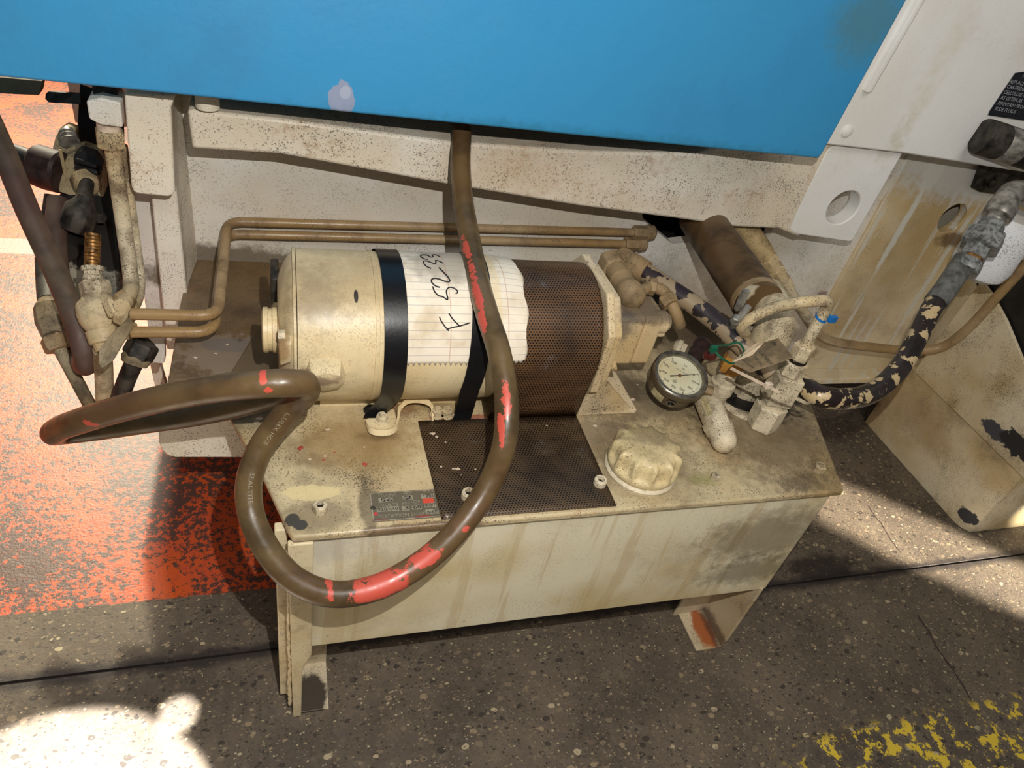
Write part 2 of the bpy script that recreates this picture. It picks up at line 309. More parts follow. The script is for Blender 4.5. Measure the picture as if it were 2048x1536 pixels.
def floor_mat():
    M = NT('shop_floor', 0.62, 0, 0.4)
    s = M.sep(); x, y = s[0], s[1]
    k = M.mix(M.mr(M.noise(5, 6), 0.3, 0.7), lin(108, 96, 81), lin(80, 70, 59))
    k = M.mix(M.mr(M.noise(150, 3), 0.5, 0.8, 0, 0.6), k, lin(54, 46, 38))
    k = M.mix(M.mr(M.noise(34, 6, 0.75), 0.48, 0.72, 0, 0.5), k, lin(128, 116, 98))
    wob = M.n('ShaderNodeVectorMath'); wob.operation = 'ADD'; M.l(M.pos, wob.inputs[0])
    nz = M.n('ShaderNodeTexNoise'); nz.inputs['Scale'].default_value = 60; M.l(M.pos, nz.inputs['Vector'])
    M.l(M.scale(nz.outputs['Color'], (0.010, 0.010, 0)), wob.inputs[1])
    peb = None
    for sc, rlo, rhi, off in ((48, 0.10, 0.36, 0.0), (95, 0.10, 0.34, 3.3), (170, 0.10, 0.36, 7.1)):
        v = M.n('ShaderNodeTexVoronoi'); v.voronoi_dimensions = '2D'; v.inputs['Scale'].default_value = sc
        mp = M.n('ShaderNodeMapping'); mp.inputs['Location'].default_value = (off, off * 0.7, 0); mp.inputs['Rotation'].default_value = (0, 0, 0.5 + off); mp.inputs['Scale'].default_value = (1, 1.45, 1)
        M.l(wob.outputs[0], mp.inputs['Vector']); M.l(mp.outputs[0], v.inputs['Vector'])
        cs = M.sep(v.outputs['Color'])
        rad = M.mr(cs[0], 0.45, 1.0, 0.0, rhi)
        mask = M.math('GREATER_THAN', M.math('SUBTRACT', rad, v.outputs['Distance']), 0.0)
        cr = M.n('ShaderNodeValToRGB'); cr.color_ramp.interpolation = 'CONSTANT'
        e = cr.color_ramp.elements; e[0].position = 0; e[0].color = (*lin(54, 48, 42), 1); e[1].position = 0.30; e[1].color = (*lin(104, 88, 74), 1)
        for pp, cc in ((0.5, (124, 108, 88)), (0.66, (90, 80, 72)), (0.82, (150, 132, 104)), (0.94, (184, 168, 136))):
            q = e.new(pp); q.color = (*lin(*cc), 1)
        M.l(cs[1], cr.inputs[0])
        k = M.mix(M.math('MULTIPLY', mask, 0.85), k, cr.outputs[0]); peb = mask if peb is None else M.math('MAXIMUM', peb, mask)
    # orange walkway paint, worn through
    edge = M.math('ADD', y, M.math('MULTIPLY', M.math('SUBTRACT', M.noise(30, 4), 0.5), 0.010))
    om = M.math('MULTIPLY', M.mr(edge, 0.272, 0.276), M.mr(x, 0.35, 0.36, 1, 0))
    wear = M.math('ADD', M.noise(75, 7, 0.75), M.math('MULTIPLY', M.noise(4.5, 3), 0.55))
    wm = M.mr(wear, 0.755, 0.785, 1.0, 0.0)
    oc = M.mix(M.mr(M.noise(8, 4), 0.4, 0.65), lin(208, 86, 32), lin(200, 82, 46))
    oc2 = M.mix(wm, lin(84, 60, 52), oc)
    k = M.mix(om, k, oc2)
    # stripe of grey tape far left
    for yy, hw, cc in ((1.60, 0.05, (150, 150, 140)),):
        g = M.math('ABSOLUTE', M.math('SUBTRACT', y, yy)); k = M.mix(M.math('MULTIPLY', M.mr(g, hw - .01, hw, 0.8, 0), M.mr(x, -0.66, -0.64, 1, 0)), k, lin(*cc))
    # dirt along the slab joint
    jl = M.math('ABSOLUTE', M.math('SUBTRACT', M.math('ADD', y, M.math('MULTIPLY', M.math('SUBTRACT', M.noise(14, 3), 0.5), 0.03)), 0.137))
    k = M.mix(M.mr(jl, 0.006, 0.024, 0.85, 0), k, lin(40, 34, 34))
    # hairline cracks
    for (a, b) in (((1735, 1010), (1800, 1105)), ((1835, 1230), (1955, 1420)), ((1330, 640), (1350, 700))):
        p, q = Z_(*a, 0), Z_(*b, 0); dx, dy = (q - p).x, (q - p).y; L = math.hypot(dx, dy); nx, ny = -dy / L, dx / L
        dd = M.math('ADD', M.math('ADD', M.math('MULTIPLY', x, nx), M.math('MULTIPLY', y, ny)), -(p.x * nx + p.y * ny))
        dd = M.math('ABSOLUTE', M.math('ADD', dd, M.math('MULTIPLY', M.math('SUBTRACT', M.noise(20, 3), 0.5), 0.02)))
        al = M.math('ADD', M.math('ADD', M.math('MULTIPLY', x, dx / L), M.math('MULTIPLY', y, dy / L)), -(p.x * dx + p.y * dy) / L)
        seg = M.math('MULTIPLY', M.mr(al, -0.01, 0.01), M.mr(al, L - 0.01, L + 0.01, 1, 0))
        k = M.mix(M.math('MULTIPLY', M.mr(dd, 0.001, 0.003, 1, 0), seg), k, lin(48, 34, 34))
    # worn yellow hazard paint
    yb = M.math('ADD', M.noise(30, 7, 0.7), M.math('MULTIPLY', M.noise(9, 2), 0.3))
    band = M.math('MULTIPLY', M.mr(y, -0.19, -0.22), M.mr(x, 0.86, 1.0))
    k = M.mix(M.math('MULTIPLY', band, M.mr(yb, 0.70, 0.52, 0, 0.35)), k, lin(50, 48, 48))
    k = M.mix(M.math('MULTIPLY', band, M.mr(yb, 0.69, 0.715)), k, lin(214, 184, 58))
    # oil stain
    k = M.mix(M.math('MULTIPLY', M.blob(Z_(1640, 1135, 0), (0.10, 0.035, 1), 1.6, 30, 1.4, 0.6), 0.8), k, lin(26, 22, 20))
    M.col(k); M.setin(M.b.inputs['Roughness'], M.mr(om, 0, 1, 0.62, 0.45))
    M.bump(M.math('ADD', M.noise(180, 4), M.math('ADD', M.math('MULTIPLY', peb, 0.3), M.math('MULTIPLY', M.noise(40, 4), 1.0))), 0.35, 0.0022)
    return M.m
m_floor = floor_mat()

# ---------------- mesh helpers ----------------
ORG = {}
def tag(o, label=None, cat=None, group=None, kind=None):
    if label: o['label'] = label
    if cat: o['category'] = cat
    if group: o['group'] = group
    if kind: o['kind'] = kind
    return o
def thing(name, label, cat, base, group=None):
    o = bpy.data.objects.new(name, None); COL.objects.link(o); o.empty_display_size = 0.05
    o.location = Vector(base); ORG[o] = Vector(base)
    return tag(o, label, cat, group)
def obj(name, bm, mat, parent=None, smooth=True, bevel=0.0, seg=2, label=None, ang=35):
    bmesh.ops.recalc_face_normals(bm, faces=bm.faces)
    if parent is not None: org = ORG[parent]
    else:
        lo = Vector([min(v.co[i] for v in bm.verts) for i in range(3)]); hi = Vector([max(v.co[i] for v in bm.verts) for i in range(3)])
        org = Vector(((lo.x + hi.x) / 2, (lo.y + hi.y) / 2, lo.z))
    bmesh.ops.translate(bm, verts=bm.verts, vec=-org)
    me = bpy.data.meshes.new(name); bm.to_mesh(me); bm.free()
    o = bpy.data.objects.new(name, me); COL.objects.link(o)
    if parent is not None: o.parent = parent
    else: o.location = org
    ORG[o] = org
    if mat is not None: me.materials.append(mat)
    if smooth:
        for p in me.polygons: p.use_smooth = True
        try: me.set_sharp_from_angle(angle=math.radians(ang))
        except Exception: pass
    if bevel:
        b = o.modifiers.new('bevel', 'BEVEL'); b.width = bevel; b.segments = seg; b.limit_method = 'ANGLE'; b.angle_limit = math.radians(30)
    if label: o['label'] = label
    return o
def new(): return bmesh.new()
def V(*a): return Vector(a)

def box(bm, lo, hi):
    vs = [bm.verts.new((x, y, z)) for x in (lo[0], hi[0]) for y in (lo[1], hi[1]) for z in (lo[2], hi[2])]
    for f in ((0, 1, 3, 2), (4, 6, 7, 5), (0, 4, 5, 1), (2, 3, 7, 6), (0, 2, 6, 4), (1, 5, 7, 3)): bm.faces.new([vs[i] for i in f])
def prism(bm, pts, vec):
    a = [bm.verts.new(p) for p in pts]; b = [bm.verts.new(Vector(p) + Vector(vec)) for p in pts]
    n = len(a); bm.faces.new(a); bm.faces.new(b[::-1])
    for i in range(n): bm.faces.new((a[i], b[i], b[(i + 1) % n], a[(i + 1) % n]))
def slab(bm, outer, holes, vec):
    loops = [outer] + holes; es = []; rings = []
    for L in loops:
        vs = [bm.verts.new(p) for p in L]; rings.append(vs)
        for i in range(len(vs)): es.append(bm.edges.new((vs[i], vs[(i + 1) % len(vs)])))
    r = bmesh.ops.triangle_fill(bm, use_beauty=True, edges=es)
    fs = [f for f in r['geom'] if isinstance(f, bmesh.types.BMFace)]
    d = bmesh.ops.duplicate(bm, geom=fs)
    mp = d['vert_map']
    nv = [g for g in d['geom'] if isinstance(g, bmesh.types.BMVert)]
    bmesh.ops.translate(bm, verts=nv, vec=Vector(vec))
    for vs in rings:
        for i in range(len(vs)):
            a, b = vs[i], vs[(i + 1) % len(vs)]; bm.faces.new((a, b, mp[b], mp[a]))
def circ(c, u, v, r, n=40): return [Vector(c) + Vector(u) * r * math.cos(2 * PI * i / n) + Vector(v) * r * math.sin(2 * PI * i / n) for i in range(n)]
def frame_of(d):
    d = Vector(d).normalized(); a = Vector((0, 0, 1)) if abs(d.z) < 0.9 else Vector((0, 1, 0))
    u = d.cross(a).normalized(); return d, u, d.cross(u).normalized()
def turned(bm, p0, p1, prof, n=28, rot=0.0, cap=True):
    """stack of rings along the axis p0->p1; prof = [(t in metres or 0..1 if rel, radius)]"""
    p0, p1 = Vector(p0), Vector(p1); d, u, v = frame_of(p1 - p0); L = (p1 - p0).length
    rings = []
    for t, r in prof:
        c = p0 + d * (t * L); r = max(r, 1e-5)
        rings.append([bm.verts.new(c + (u * math.cos(rot + 2 * PI * i / n) + v * math.sin(rot + 2 * PI * i / n)) * r) for i in range(n)])
    for a, b in zip(rings, rings[1:]):
        for i in range(n): bm.faces.new((a[i], a[(i + 1) % n], b[(i + 1) % n], b[i]))
    if cap: bm.faces.new(rings[0][::-1]); bm.faces.new(rings[-1])
def hexn(bm, p0, p1, r, rot=0.0, ch=0.12):
    turned(bm, p0, p1, [(0, r * (1 - ch)), (ch, r), (1 - ch, r), (1, r * (1 - ch))], n=6, rot=rot)
def smooth_path(pts, k=10):
    P = [Vector(p) for p in pts]; out = []
    E = [P[0] * 2 - P[1]] + P + [P[-1] * 2 - P[-2]]
    for i in range(1, len(E) - 2):
        p0, p1, p2, p3 = E[i - 1:i + 3]
        t0 = 0; t1 = max((p1 - p0).length, 1e-6) ** .5; t2 = t1 + max((p2 - p1).length, 1e-6) ** .5; t3 = t2 + max((p3 - p2).length, 1e-6) ** .5
        for j in range(k):
            t = t1 + (t2 - t1) * j / k
            A1 = p0 * ((t1 - t) / (t1 - t0)) + p1 * ((t - t0) / (t1 - t0)); A2 = p1 * ((t2 - t) / (t2 - t1)) + p2 * ((t - t1) / (t2 - t1)); A3 = p2 * ((t3 - t) / (t3 - t2)) + p3 * ((t - t2) / (t3 - t2))
            B1 = A1 * ((t2 - t) / (t2 - t0)) + A2 * ((t - t0) / (t2 - t0)); B2 = A2 * ((t3 - t) / (t3 - t1)) + A3 * ((t - t1) / (t3 - t1))
            out.append(B1 * ((t2 - t) / (t2 - t1)) + B2 * ((t - t1) / (t2 - t1)))
    out.append(P[-1]); return out
def tube(bm, path, r, n=20, cap=True, rf=None):
    path = [Vector(p) for p in path]; N = len(path)
    T = [(path[min(i + 1, N - 1)] - path[max(i - 1, 0)]).normalized() for i in range(N)]
    _, u, _ = frame_of(T[0]); rings = []
    for i in range(N):
        u = (u - T[i] * u.dot(T[i])).normalized(); v = T[i].cross(u); rr = r if rf is None else rf(i / (N - 1)) * r
        rings.append([bm.verts.new(path[i] + (u * math.cos(2 * PI * j / n) + v * math.sin(2 * PI * j / n)) * rr) for j in range(n)])
    for a, b in zip(rings, rings[1:]):
        for i in range(n): bm.faces.new((a[i], a[(i + 1) % n], b[(i + 1) % n], b[i]))
    if cap: bm.faces.new(rings[0][::-1]); bm.faces.new(rings[-1])
def fillet(pts, r, k=8):
    """polyline with rounded corners of radius r"""
    P = [Vector(p) for p in pts]; out = [P[0]]
    for i in range(1, len(P) - 1):
        a = (P[i - 1] - P[i]); b = (P[i + 1] - P[i]); rr = min(r, a.length * 0.48, b.length * 0.48)
        s = P[i] + a.normalized() * rr; e = P[i] + b.normalized() * rr
        for j in range(k + 1):
            t = j / k; out.append(s * (1 - t) ** 2 + P[i] * 2 * t * (1 - t) + e * t * t)
    out.append(P[-1])
    full = []
    for a, b in zip(out, out[1:]):
        m = max(1, int((b - a).length / 0.04))
        for j in range(m): full.append(a.lerp(b, j / m))
    full.append(out[-1]); return full
def ribbon(bm, path, wdir, w, th=0.001, uv=None):
    """flat strip along path, width along wdir (list or one vector), given thickness"""
    N = len(path); rows = []
    for i in range(N):
        p = Vector(path[i]); wd = Vector(wdir[i] if isinstance(wdir, list) else wdir).normalized()
        t = (Vector(path[min(i + 1, N - 1)]) - Vector(path[max(i - 1, 0)])).normalized(); nn = t.cross(wd).normalized() * th
        h = wd * w / 2
        rows.append([bm.verts.new(p - h), bm.verts.new(p + h), bm.verts.new(p + h + nn), bm.verts.new(p - h + nn)])
    for a, b in zip(rows, rows[1:]):
        for i in range(4): bm.faces.new((a[i], a[(i + 1) % 4], b[(i + 1) % 4], b[i]))
    bm.faces.new(rows[0][::-1]); bm.faces.new(rows[-1])
def text(name, s, org, xd, yd, size, mat, parent, width=None, ext=0.0002, place=None, align='LEFT', shear=0.0):
    cu = bpy.data.curves.new('t', 'FONT'); cu.body = s; cu.size = 1.0; cu.align_x = align; cu.extrude = 0.0; cu.resolution_u = 2; cu.shear = shear
    o = bpy.data.objects.new('t', cu); COL.objects.link(o); bpy.context.view_layer.update()
    me = bpy.data.meshes.new_from_object(o.evaluated_get(bpy.context.evaluated_depsgraph_get()))
    bpy.data.objects.remove(o)
    bm = new(); bm.from_mesh(me); bpy.data.meshes.remove(me)
    w = max((v.co.x for v in bm.verts), default=1) - min((v.co.x for v in bm.verts), default=0)
    sx = (width / w) if width else size
    if place is None:
        xd, yd = Vector(xd).normalized(), Vector(yd).normalized(); nn = xd.cross(yd)
        for v in bm.verts: v.co = Vector(org) + xd * v.co.x * sx + yd * v.co.y * size + nn * ext
    else:
        for v in bm.verts: v.co = place(v.co.x * sx, v.co.y * size)
    return obj(name, bm, mat, parent, smooth=False)

# =====================================================================
# SETTING: floor slabs with an open joint
# =====================================================================
bm = new()
J0, J1 = 0.134, 0.140
def q(a, b, c, d): bm.faces.new([bm.verts.new(p) for p in (a, b, c, d)])
q((-6, -4, 0), (6, -4, 0), (6, J0, 0), (-6, J0, 0)); q((-6, J1, 0), (6, J1, 0), (6, 9, 0), (-6, 9, 0))
q((-6, J0, 0), (6, J0, 0), (6, J0, -0.008), (-6, J0, -0.008)); q((-6, J1, 0), (6, J1, 0), (6, J1, -0.008), (-6, J1, -0.008))
q((-6, J0, -0.008), (6, J0, -0.008), (6, J1, -0.008), (-6, J1, -0.008))
fo = obj('floor', bm, m_floor, smooth=False); tag(fo, 'worn concrete shop floor with orange painted walkway and exposed pebbles', kind='structure')

# =====================================================================
# THE MACHINE
# =====================================================================
mach = thing('industrial_press', 'large cream machine frame with blue cover panel behind the oil tank', 'machine', (0.9, 0.72, 0))
WY, SY, PY, LY, BY, BLY = 0.72, 0.71, 0.59, 0.605, 0.575, 0.47
# recessed wall
bm = new()
slab(bm, [V(-0.185, WY, 0.16), V(1.50, WY, 0.16), V(1.50, WY, 1.2), V(-0.185, WY, 1.2)], [[Y_(a, b, WY) for a, b in ((1280, 405), (1560, 405), (1540, 474), (1500, 474), (1400, 482), (1345, 488), (1312, 462), (1286, 440))]], (0, 0.03, 0)); obj('recess_wall', bm, m_wall, mach, smooth=False)
# side wall at the right with round hole
bm = new(); hc = Y_(1905, 437, SY)
slab(bm, [V(1.42, SY, 0.20), V(3.2, SY, 0.20), V(3.2, SY, 1.3), V(1.42, SY, 1.3)], [circ(hc, (1, 0, 0), (0, 0, 1), 0.041)], (0, 0.028, 0))
obj('side_wall', bm, m_side, mach, smooth=False, bevel=0.002)
bm = new(); box(bm, (1.46, 0.80, 0.3), (3.2, 0.82, 1.2)); obj('inner_wall', bm, m_bowl, mach, smooth=False)
bm = new(); box(bm, (1.0, 0.66, 0.185), (1.83, 0.71, 0.205)); obj('wall_foot_strip', bm, m_side, mach, smooth=False, bevel=0.003)
# upper white plate
bm = new()
p = [Y_(1640, 318, PY), Y_(1600, 285, PY), Y_(1665, 291, PY), Y_(1800, 306, PY), Y_(2048, 345, PY), V(3.2, PY, Y_(2048, 345, PY).z - 0.02), V(3.2, PY, 1.8), V(0.8, PY, 1.8), V(0.8, PY, Y_(1600, 285, PY).z)]
prism(bm, p[1:], (0, 0.04, 0)); obj('upper_plate', bm, m_white, mach, smooth=True, bevel=0.004)
# raised flange beside the blue panel
bm = new(); a = Y_(1722, 182, PY); b_ = Y_(1826, 0, PY); b_ = b_ + (b_ - a) * 2.5
prism(bm, [a + V(0, 0.005, 0), a + V(0.004, -0.012, 0), a + V(0.016, -0.012, 0), a + V(0.026, 0.005, 0)], b_ - a)
obj('edge_flange', bm, m_white, mach, smooth=True, bevel=0.004)
bm = new(); c = Y_(1694, 262, PY); turned(bm, c, c + V(0, -0.007, 0), [(0, 0.013), (0.5, 0.012), (1, 0.006)]); obj('screw', bm, m_white, mach)
# lug with round hole
top = [(1665, 292), (1806, 306)]
bm = new(); lc = Y_(1687, 416, LY)
outer = [Y_(1655, 300, LY), Y_(1665, 292, LY), Y_(1806, 306, LY), Y_(1712, 470, LY), Y_(1707, 480, LY), Y_(1698, 484, LY), Y_(1590, 468, LY), Y_(1575, 455, LY)]
slab(bm, outer, [circ(lc, (1, 0, 0), (0, 0, 1), 0.041)], (0, 0.04, 0)); obj('lug', bm, m_white, mach, smooth=True, bevel=0.003)
# beam: face built as a strip of facets in plan
tp = [(374, 219, BY), (560, 238, BY), (900, 284, BY), (1180, 303, BY), (1395, 307, BY), (1512, 312, BY + 0.028), (1560, 300, BY + 0.028), (1606, 322, BY + 0.028), (1640, 322, LY + 0.001), (1668, 296, LY + 0.001)]
bt = [(384, 298, BY), (560, 309, BY), (900, 371, BY), (1160, 413, BY), (1355, 438, BY), (1466, 454, BY + 0.028), (1500, 456, BY + 0.028), (1558, 458, BY + 0.028), (1586, 470, LY + 0.001), (1600, 474, LY + 0.001)]
bm = new(); T = []; B = []
for (x, y, d) in tp: T.append(Y_(x, y, d) + V(0, 0, 0.0 if x < 1450 else 0.06))
for (x, y, d) in bt: B.append(Y_(x, y, d))
rows = []
for a, b in zip(T, B): rows.append([bm.verts.new(a), bm.verts.new(b), bm.verts.new((b.x, WY + 0.01, b.z)), bm.verts.new((a.x, WY + 0.01, a.z))])
for a, b in zip(rows, rows[1:]):
    for i in range(4): bm.faces.new((a[i], a[(i + 1) % 4], b[(i + 1) % 4], b[i]))
bm.faces.new(rows[0]); bm.faces.new(rows[-1][::-1])
obj('cross_beam', bm, m_beam, mach, smooth=True, bevel=0.006, seg=3, ang=20)
# left column: pendant pad, column, slanted cheek, thin strip
bm = new(); yp = 0.545
prism(bm, [Y_(248, 185, yp), Y_(262, 372, yp), Y_(266, 383, yp), Y_(274, 388, yp), Y_(336, 394, yp), Y_(346, 390, yp), Y_(350, 380, yp), Y_(342, 215, yp), Y_(348, 200, yp), Y_(352, 190, yp)], (0, 0.045, 0))
obj('column_pad', bm, m_beam, mach, smooth=True, bevel=0.006, seg=3)
bm = new(); yp = 0.60
prism(bm, [Y_(300, 370, yp), Y_(334, 700, yp), Y_(386, 700, yp), Y_(352, 370, yp), Y_(345, 190, yp), Y_(280, 190, yp)], (0, 0.06, 0))
obj('column', bm, m_beam, mach, smooth=True, bevel=0.003)
bm = new()  # cheek from the column face back to the recess
a0, a1 = Y_(340, 195, 0.60), Y_(384, 690, 0.60); b0, b1 = Y_(392, 195, WY), Y_(400, 560, WY)
xs0, xs1 = a0.x, b0.x
prism(bm, [V(a1.x, 0.60, 0.50), V(b1.x, WY + 0.005, 0.50), V(a1.x - 0.01, WY + 0.03, 0.5)], (0, 0, 0.6)); obj('cheek', bm, m_beam, mach, smooth=False, bevel=0.004)
bm = new(); yp = 0.66
prism(bm, [Y_(262, 380, yp), Y_(300, 690, yp), Y_(342, 690, yp), Y_(312, 380, yp)], (0, 0.02, 0)); obj('column_strip', bm, m_wall, mach, smooth=False, bevel=0.002)
# ledge at the column foot and its lower flange
bm = new(); lx = -0.183
box(bm, (lx, 0.345, 0.488), (-0.0, 0.73, 0.50)); obj('ledge', bm, m_ledge, mach, smooth=False, bevel=0.002)
bm = new(); yl = 0.36
P = [Y_(335, 760, yl), Y_(318, 868, yl), Y_(318, 885, yl), Y_(324, 900, yl), Y_(334, 910, yl), Y_(350, 915, yl), Y_(640, 915, yl), Y_(640, 780, yl)]
prism(bm, P, (0, 0.012, 0)); obj('lower_flange', bm, m_beam, mach, smooth=True, bevel=0.002)
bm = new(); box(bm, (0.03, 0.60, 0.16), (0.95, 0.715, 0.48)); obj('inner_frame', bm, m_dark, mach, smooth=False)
bm = new(); box(bm, (0.7, 0.90, 0.3), (1.45, 0.92, 1.0)); obj('opening_dark_backing', bm, m_dark, mach, smooth=False)  # black backing added so the wall opening reads as unlit depth
# block joining ledge to the small white pad seen behind the nut
bm = new(); yp = 0.46
prism(bm, [Y_(262, 675, yp), Y_(330, 675, yp), Y_(330, 724, yp), Y_(326, 728, yp), Y_(256, 722, yp)], (0, 0.02, 0)); obj('foot_pad', bm, m_wall, mach, smooth=True, bevel=0.002)
bm = new(); yp = 0.62
prism(bm, [Y_(298, 722, yp), Y_(318, 722, yp), Y_(340, 800, yp), Y_(316, 800, yp)], (0, 0.02, 0)); obj('foot_leg', bm, m_beam, mach, smooth=False, bevel=0.002)
# bolt under the blue panel
bm = new(); c = Y_(415, 207, BY); turned(bm, c + V(0, 0, 0.02), c + V(0, 0, -0.006), [(0, 0.018), (1, 0.018)]); obj('bolt_head', bm, m_beam, mach)
# blue panel
bm = new()
P = [Y_(-80, 147, BLY), Y_(300, 184, BLY), Y_(700, 226, BLY), Y_(1200, 276, BLY), Y_(1622, 316, BLY), Y_(1636, 318, BLY), Y_(1645, 308, BLY), Y_(1822, -14, BLY)]
P[0] = V(-1.4, BLY, P[0].z); P.append(V(P[-1].x + 0.012, BLY, 1.75)); P.append(V(-1.4, BLY, 1.75))
prism(bm, P, (0, 0.012, 0))
obj('blue_panel', bm, m_blue, mach, smooth=True, bevel=0.004, seg=3)
bm = new(); box(bm, (Y_(1640, 318, BLY).x - 0.012, BLY + 0.01, 0.94), (Y_(1640, 318, BLY).x - 0.002, PY, 1.75)); obj('blue_panel_return', bm, m_blue, mach, smooth=False)
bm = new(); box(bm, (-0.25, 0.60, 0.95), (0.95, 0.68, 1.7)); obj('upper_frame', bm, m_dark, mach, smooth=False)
bm = new(); box(bm, (-0.435, 1.12, 0.60), (3.0, 2.4, 2.3)); obj('shadow_blocker', bm, m_beam, mach, smooth=False)  # added box out of view, blocks the back light to shape the floor shadow
# base block lower right
bm = new()
prism(bm, [V(1.80, 0.68, 0), V(1.80, 0.26, 0), V(1.808, 0.240, 0), V(1.825, 0.225, 0), V(3.2, 0.225, 0), V(3.2, 0.68, 0)], (0, 0, 0.262)); obj('base_block', bm, m_base, mach, smooth=True, bevel=0.002)
gx_ = 1.785
bm = new(); prism(bm, [X_(1829, 744, gx_), X_(1835, 732, gx_), X_(1963, 560, gx_), X_(1985, 590, gx_), X_(2012, 640, gx_), X_(2056, 745, gx_), X_(2070, 820, gx_), X_(2062, 972, gx_)], (0.010, 0, 0)); obj('side_gusset', bm, m_base, mach, smooth=False, bevel=0.002)
bm = new(); prism(bm, [X_(1940, 520, 1.802), X_(2130, 520, 1.802), X_(2130, 800, 1.802), X_(1985, 700, 1.802)], (0.012, 0, 0)); obj('dark_interior_panel', bm, m_rubber, mach, smooth=False, bevel=0.002)  # black panel standing in for the unlit interior behind the gusset
bm = new(); box(bm, (1.85, 0.225, 0.262), (3.0, 0.68, 0.268)); obj('base_top', bm, m_base, mach, smooth=False)
# placard
bm = new(); yq = PY - 0.001
pc = [Y_(2030, 146, yq), Y_(1979, 222, yq), Y_(1976, 230, yq), Y_(2120, 252, yq), Y_(2150, 140, yq), Y_(2050, 143, yq)]
prism(bm, pc, (0, -0.0012, 0)); pl = obj('placard', bm, m_placard, mach, smooth=False)
for s_, a, b in (('FILTER', (2044, 155), 0.03), ('REPLACE FILTER', (2018, 166), 0), ('CARTRIDGE WITH', (2012, 176), 0), ('CELLULOSE INSERT', (2006, 187), 0), ('AS OFTEN AS', (2000, 198), 0), ('MAINTAIN PROPER', (1994, 209), 0), ('SLIDE FLUIDS', (1988, 220), 0)):
    o_ = Y_(a[0], a[1], yq - 0.0016); text('lettering', s_, o_, (1, 0, -0.02), (0.0, 0, 1), 0.0105, m_letter, pl, place=None)

# =====================================================================
# OIL TANK
# =====================================================================
ZT = 0.511
tank = thing('oil_tank', 'stained cream steel oil tank standing on bent plate feet', 'tank', (0.45, 0.25, 0))
bm = new(); box(bm, (0.012, 0.010, 0.212), (0.905, 0.50, 0.498)); obj('tank_body', bm, m_tank, tank, smooth=False, bevel=0.003)
bm = new()
pts = [(0.003, 0.0), (0.918, 0.004), (0.922, 0.010), (1.0, 0.225), (1.055, 0.385), (0.95, 0.58), (-0.015, 0.58), (-0.105, 0.30), (-0.078, 0.222), (-0.033, 0.105), (-0.002, 0.010)]
prism(bm, [V(x, y, 0.4975) for x, y in pts], (0, 0, 0.0135)); obj('cover_plate', bm, m_plate, tank, smooth=True, bevel=0.004, seg=3)
# front skirt lip is the tank body face; corner flanges (angle irons) left and right
bm = new(); prism(bm, [V(0.0, 0.0, 0.0), V(0.014, 0.0, 0.0), V(0.016, 0.0, 0.16), V(0.03, 0.0, 0.205), V(0.03, 0.0, 0.494), V(-0.004, 0.0, 0.494)], (0, 0.010, 0))
obj('corner_flange', bm, m_weld, tank, smooth=False, bevel=0.002)
bm = new(); box(bm, (-0.021, 0.03, 0.03), (-0.004, 0.045, 0.49)); obj('rear_flange', bm, m_weld, tank, smooth=False, bevel=0.002)
bm = new(); c = V(-0.024, 0.03, 0.43); turned(bm, c + V(0, 0.01, 0), c + V(0, -0.012, 0), [(0, 0.010), (0.6, 0.010), (0.9, 0.007), (1, 0.003)]); obj('flange_bolt', bm, m_chip, tank)
bm = new(); wp = [V(-0.004 + random.uniform(-.0015, .0015), 0.010, 0.03 + 0.44 * k / 60) for k in range(61)]
wr = [random.uniform(0.6, 1.3) for k in range(62)]
tube(bm, wp, 0.0032, n=10, rf=lambda t: wr[int(t * 60)]); obj('weld_bead', bm, m_weld, tank)
# feet: bent plates
m_foot = paint('foot_paint', (210, 196, 168), g=0.4, speck=0.6, rust=0.8, rough=0.5, stains=[
    (Z_(620, 1395, 0.004), (0.03, 0.045, 0.012), (52, 42, 36), 0.95, 0.8, 0.15), (Z_(1405, 1258, 0.004), (0.022, 0.05, 0.012), (160, 84, 36), 0.95, 1.0, 0.2), (Z_(1425, 1260, 0.004), (0.016, 0.06, 0.03), (70, 52, 42), 0.7, 1.4, 0.3)])
bm = new(); box(bm, (0.008, 0.004, 0.0), (0.062, 0.10, 0.006)); box(bm, (0.008, 0.095, 0.0), (0.062, 0.101, 0.21))
box(bm, (0.0, 0.004, 0.0), (0.008, 0.10, 0.21))
obj('foot', bm, m_foot, tank, smooth=False, bevel=0.0015)
bm = new(); box(bm, (0.827, 0.006, 0.0), (0.895, 0.10, 0.006)); box(bm, (0.815, 0.095, 0.0), (0.895, 0.101, 0.21)); box(bm, (0.889, 0.006, 0.0), (0.896, 0.10, 0.22))
obj('foot', bm, m_foot, tank, smooth=False, bevel=0.0015)
for x in (0.02, 0.84):
    bm = new(); box(bm, (x, 0.40, 0.0), (x + 0.06, 0.49, 0.006)); box(bm, (x, 0.40, 0.0), (x + 0.06, 0.406, 0.215)); obj('foot', bm, m_foot, tank, smooth=False)
# cover screws
for k, (px, py) in enumerate(((640, 1022), (935, 996), (1198, 970), (1429, 957), (1636, 941))):
    c = Z_(px, py, ZT); s_ = 1.0 if k != 3 else 0.8
    bm = new(); n = 6 if k in (0, 3, 4) else 24; R0 = 0.0105 * s_; h = 0.014 * s_
    turned(bm, c, c + V(0, 0, h), [(0, R0), (0.85, R0), (1, R0 * 0.86), (1.0, R0 * 0.55), (0.35, R0 * 0.5)], n=n)
    sc_ = obj('cover_screw', bm, m_fit, tank, ang=30)
    bm = new(); turned(bm, c + V(0, 0, h * 0.3), c + V(0, 0, h * 0.55), [(0, R0 * 0.52), (1, R0 * 0.52)], n=6); obj('socket', bm, m_dark, sc_, smooth=False)

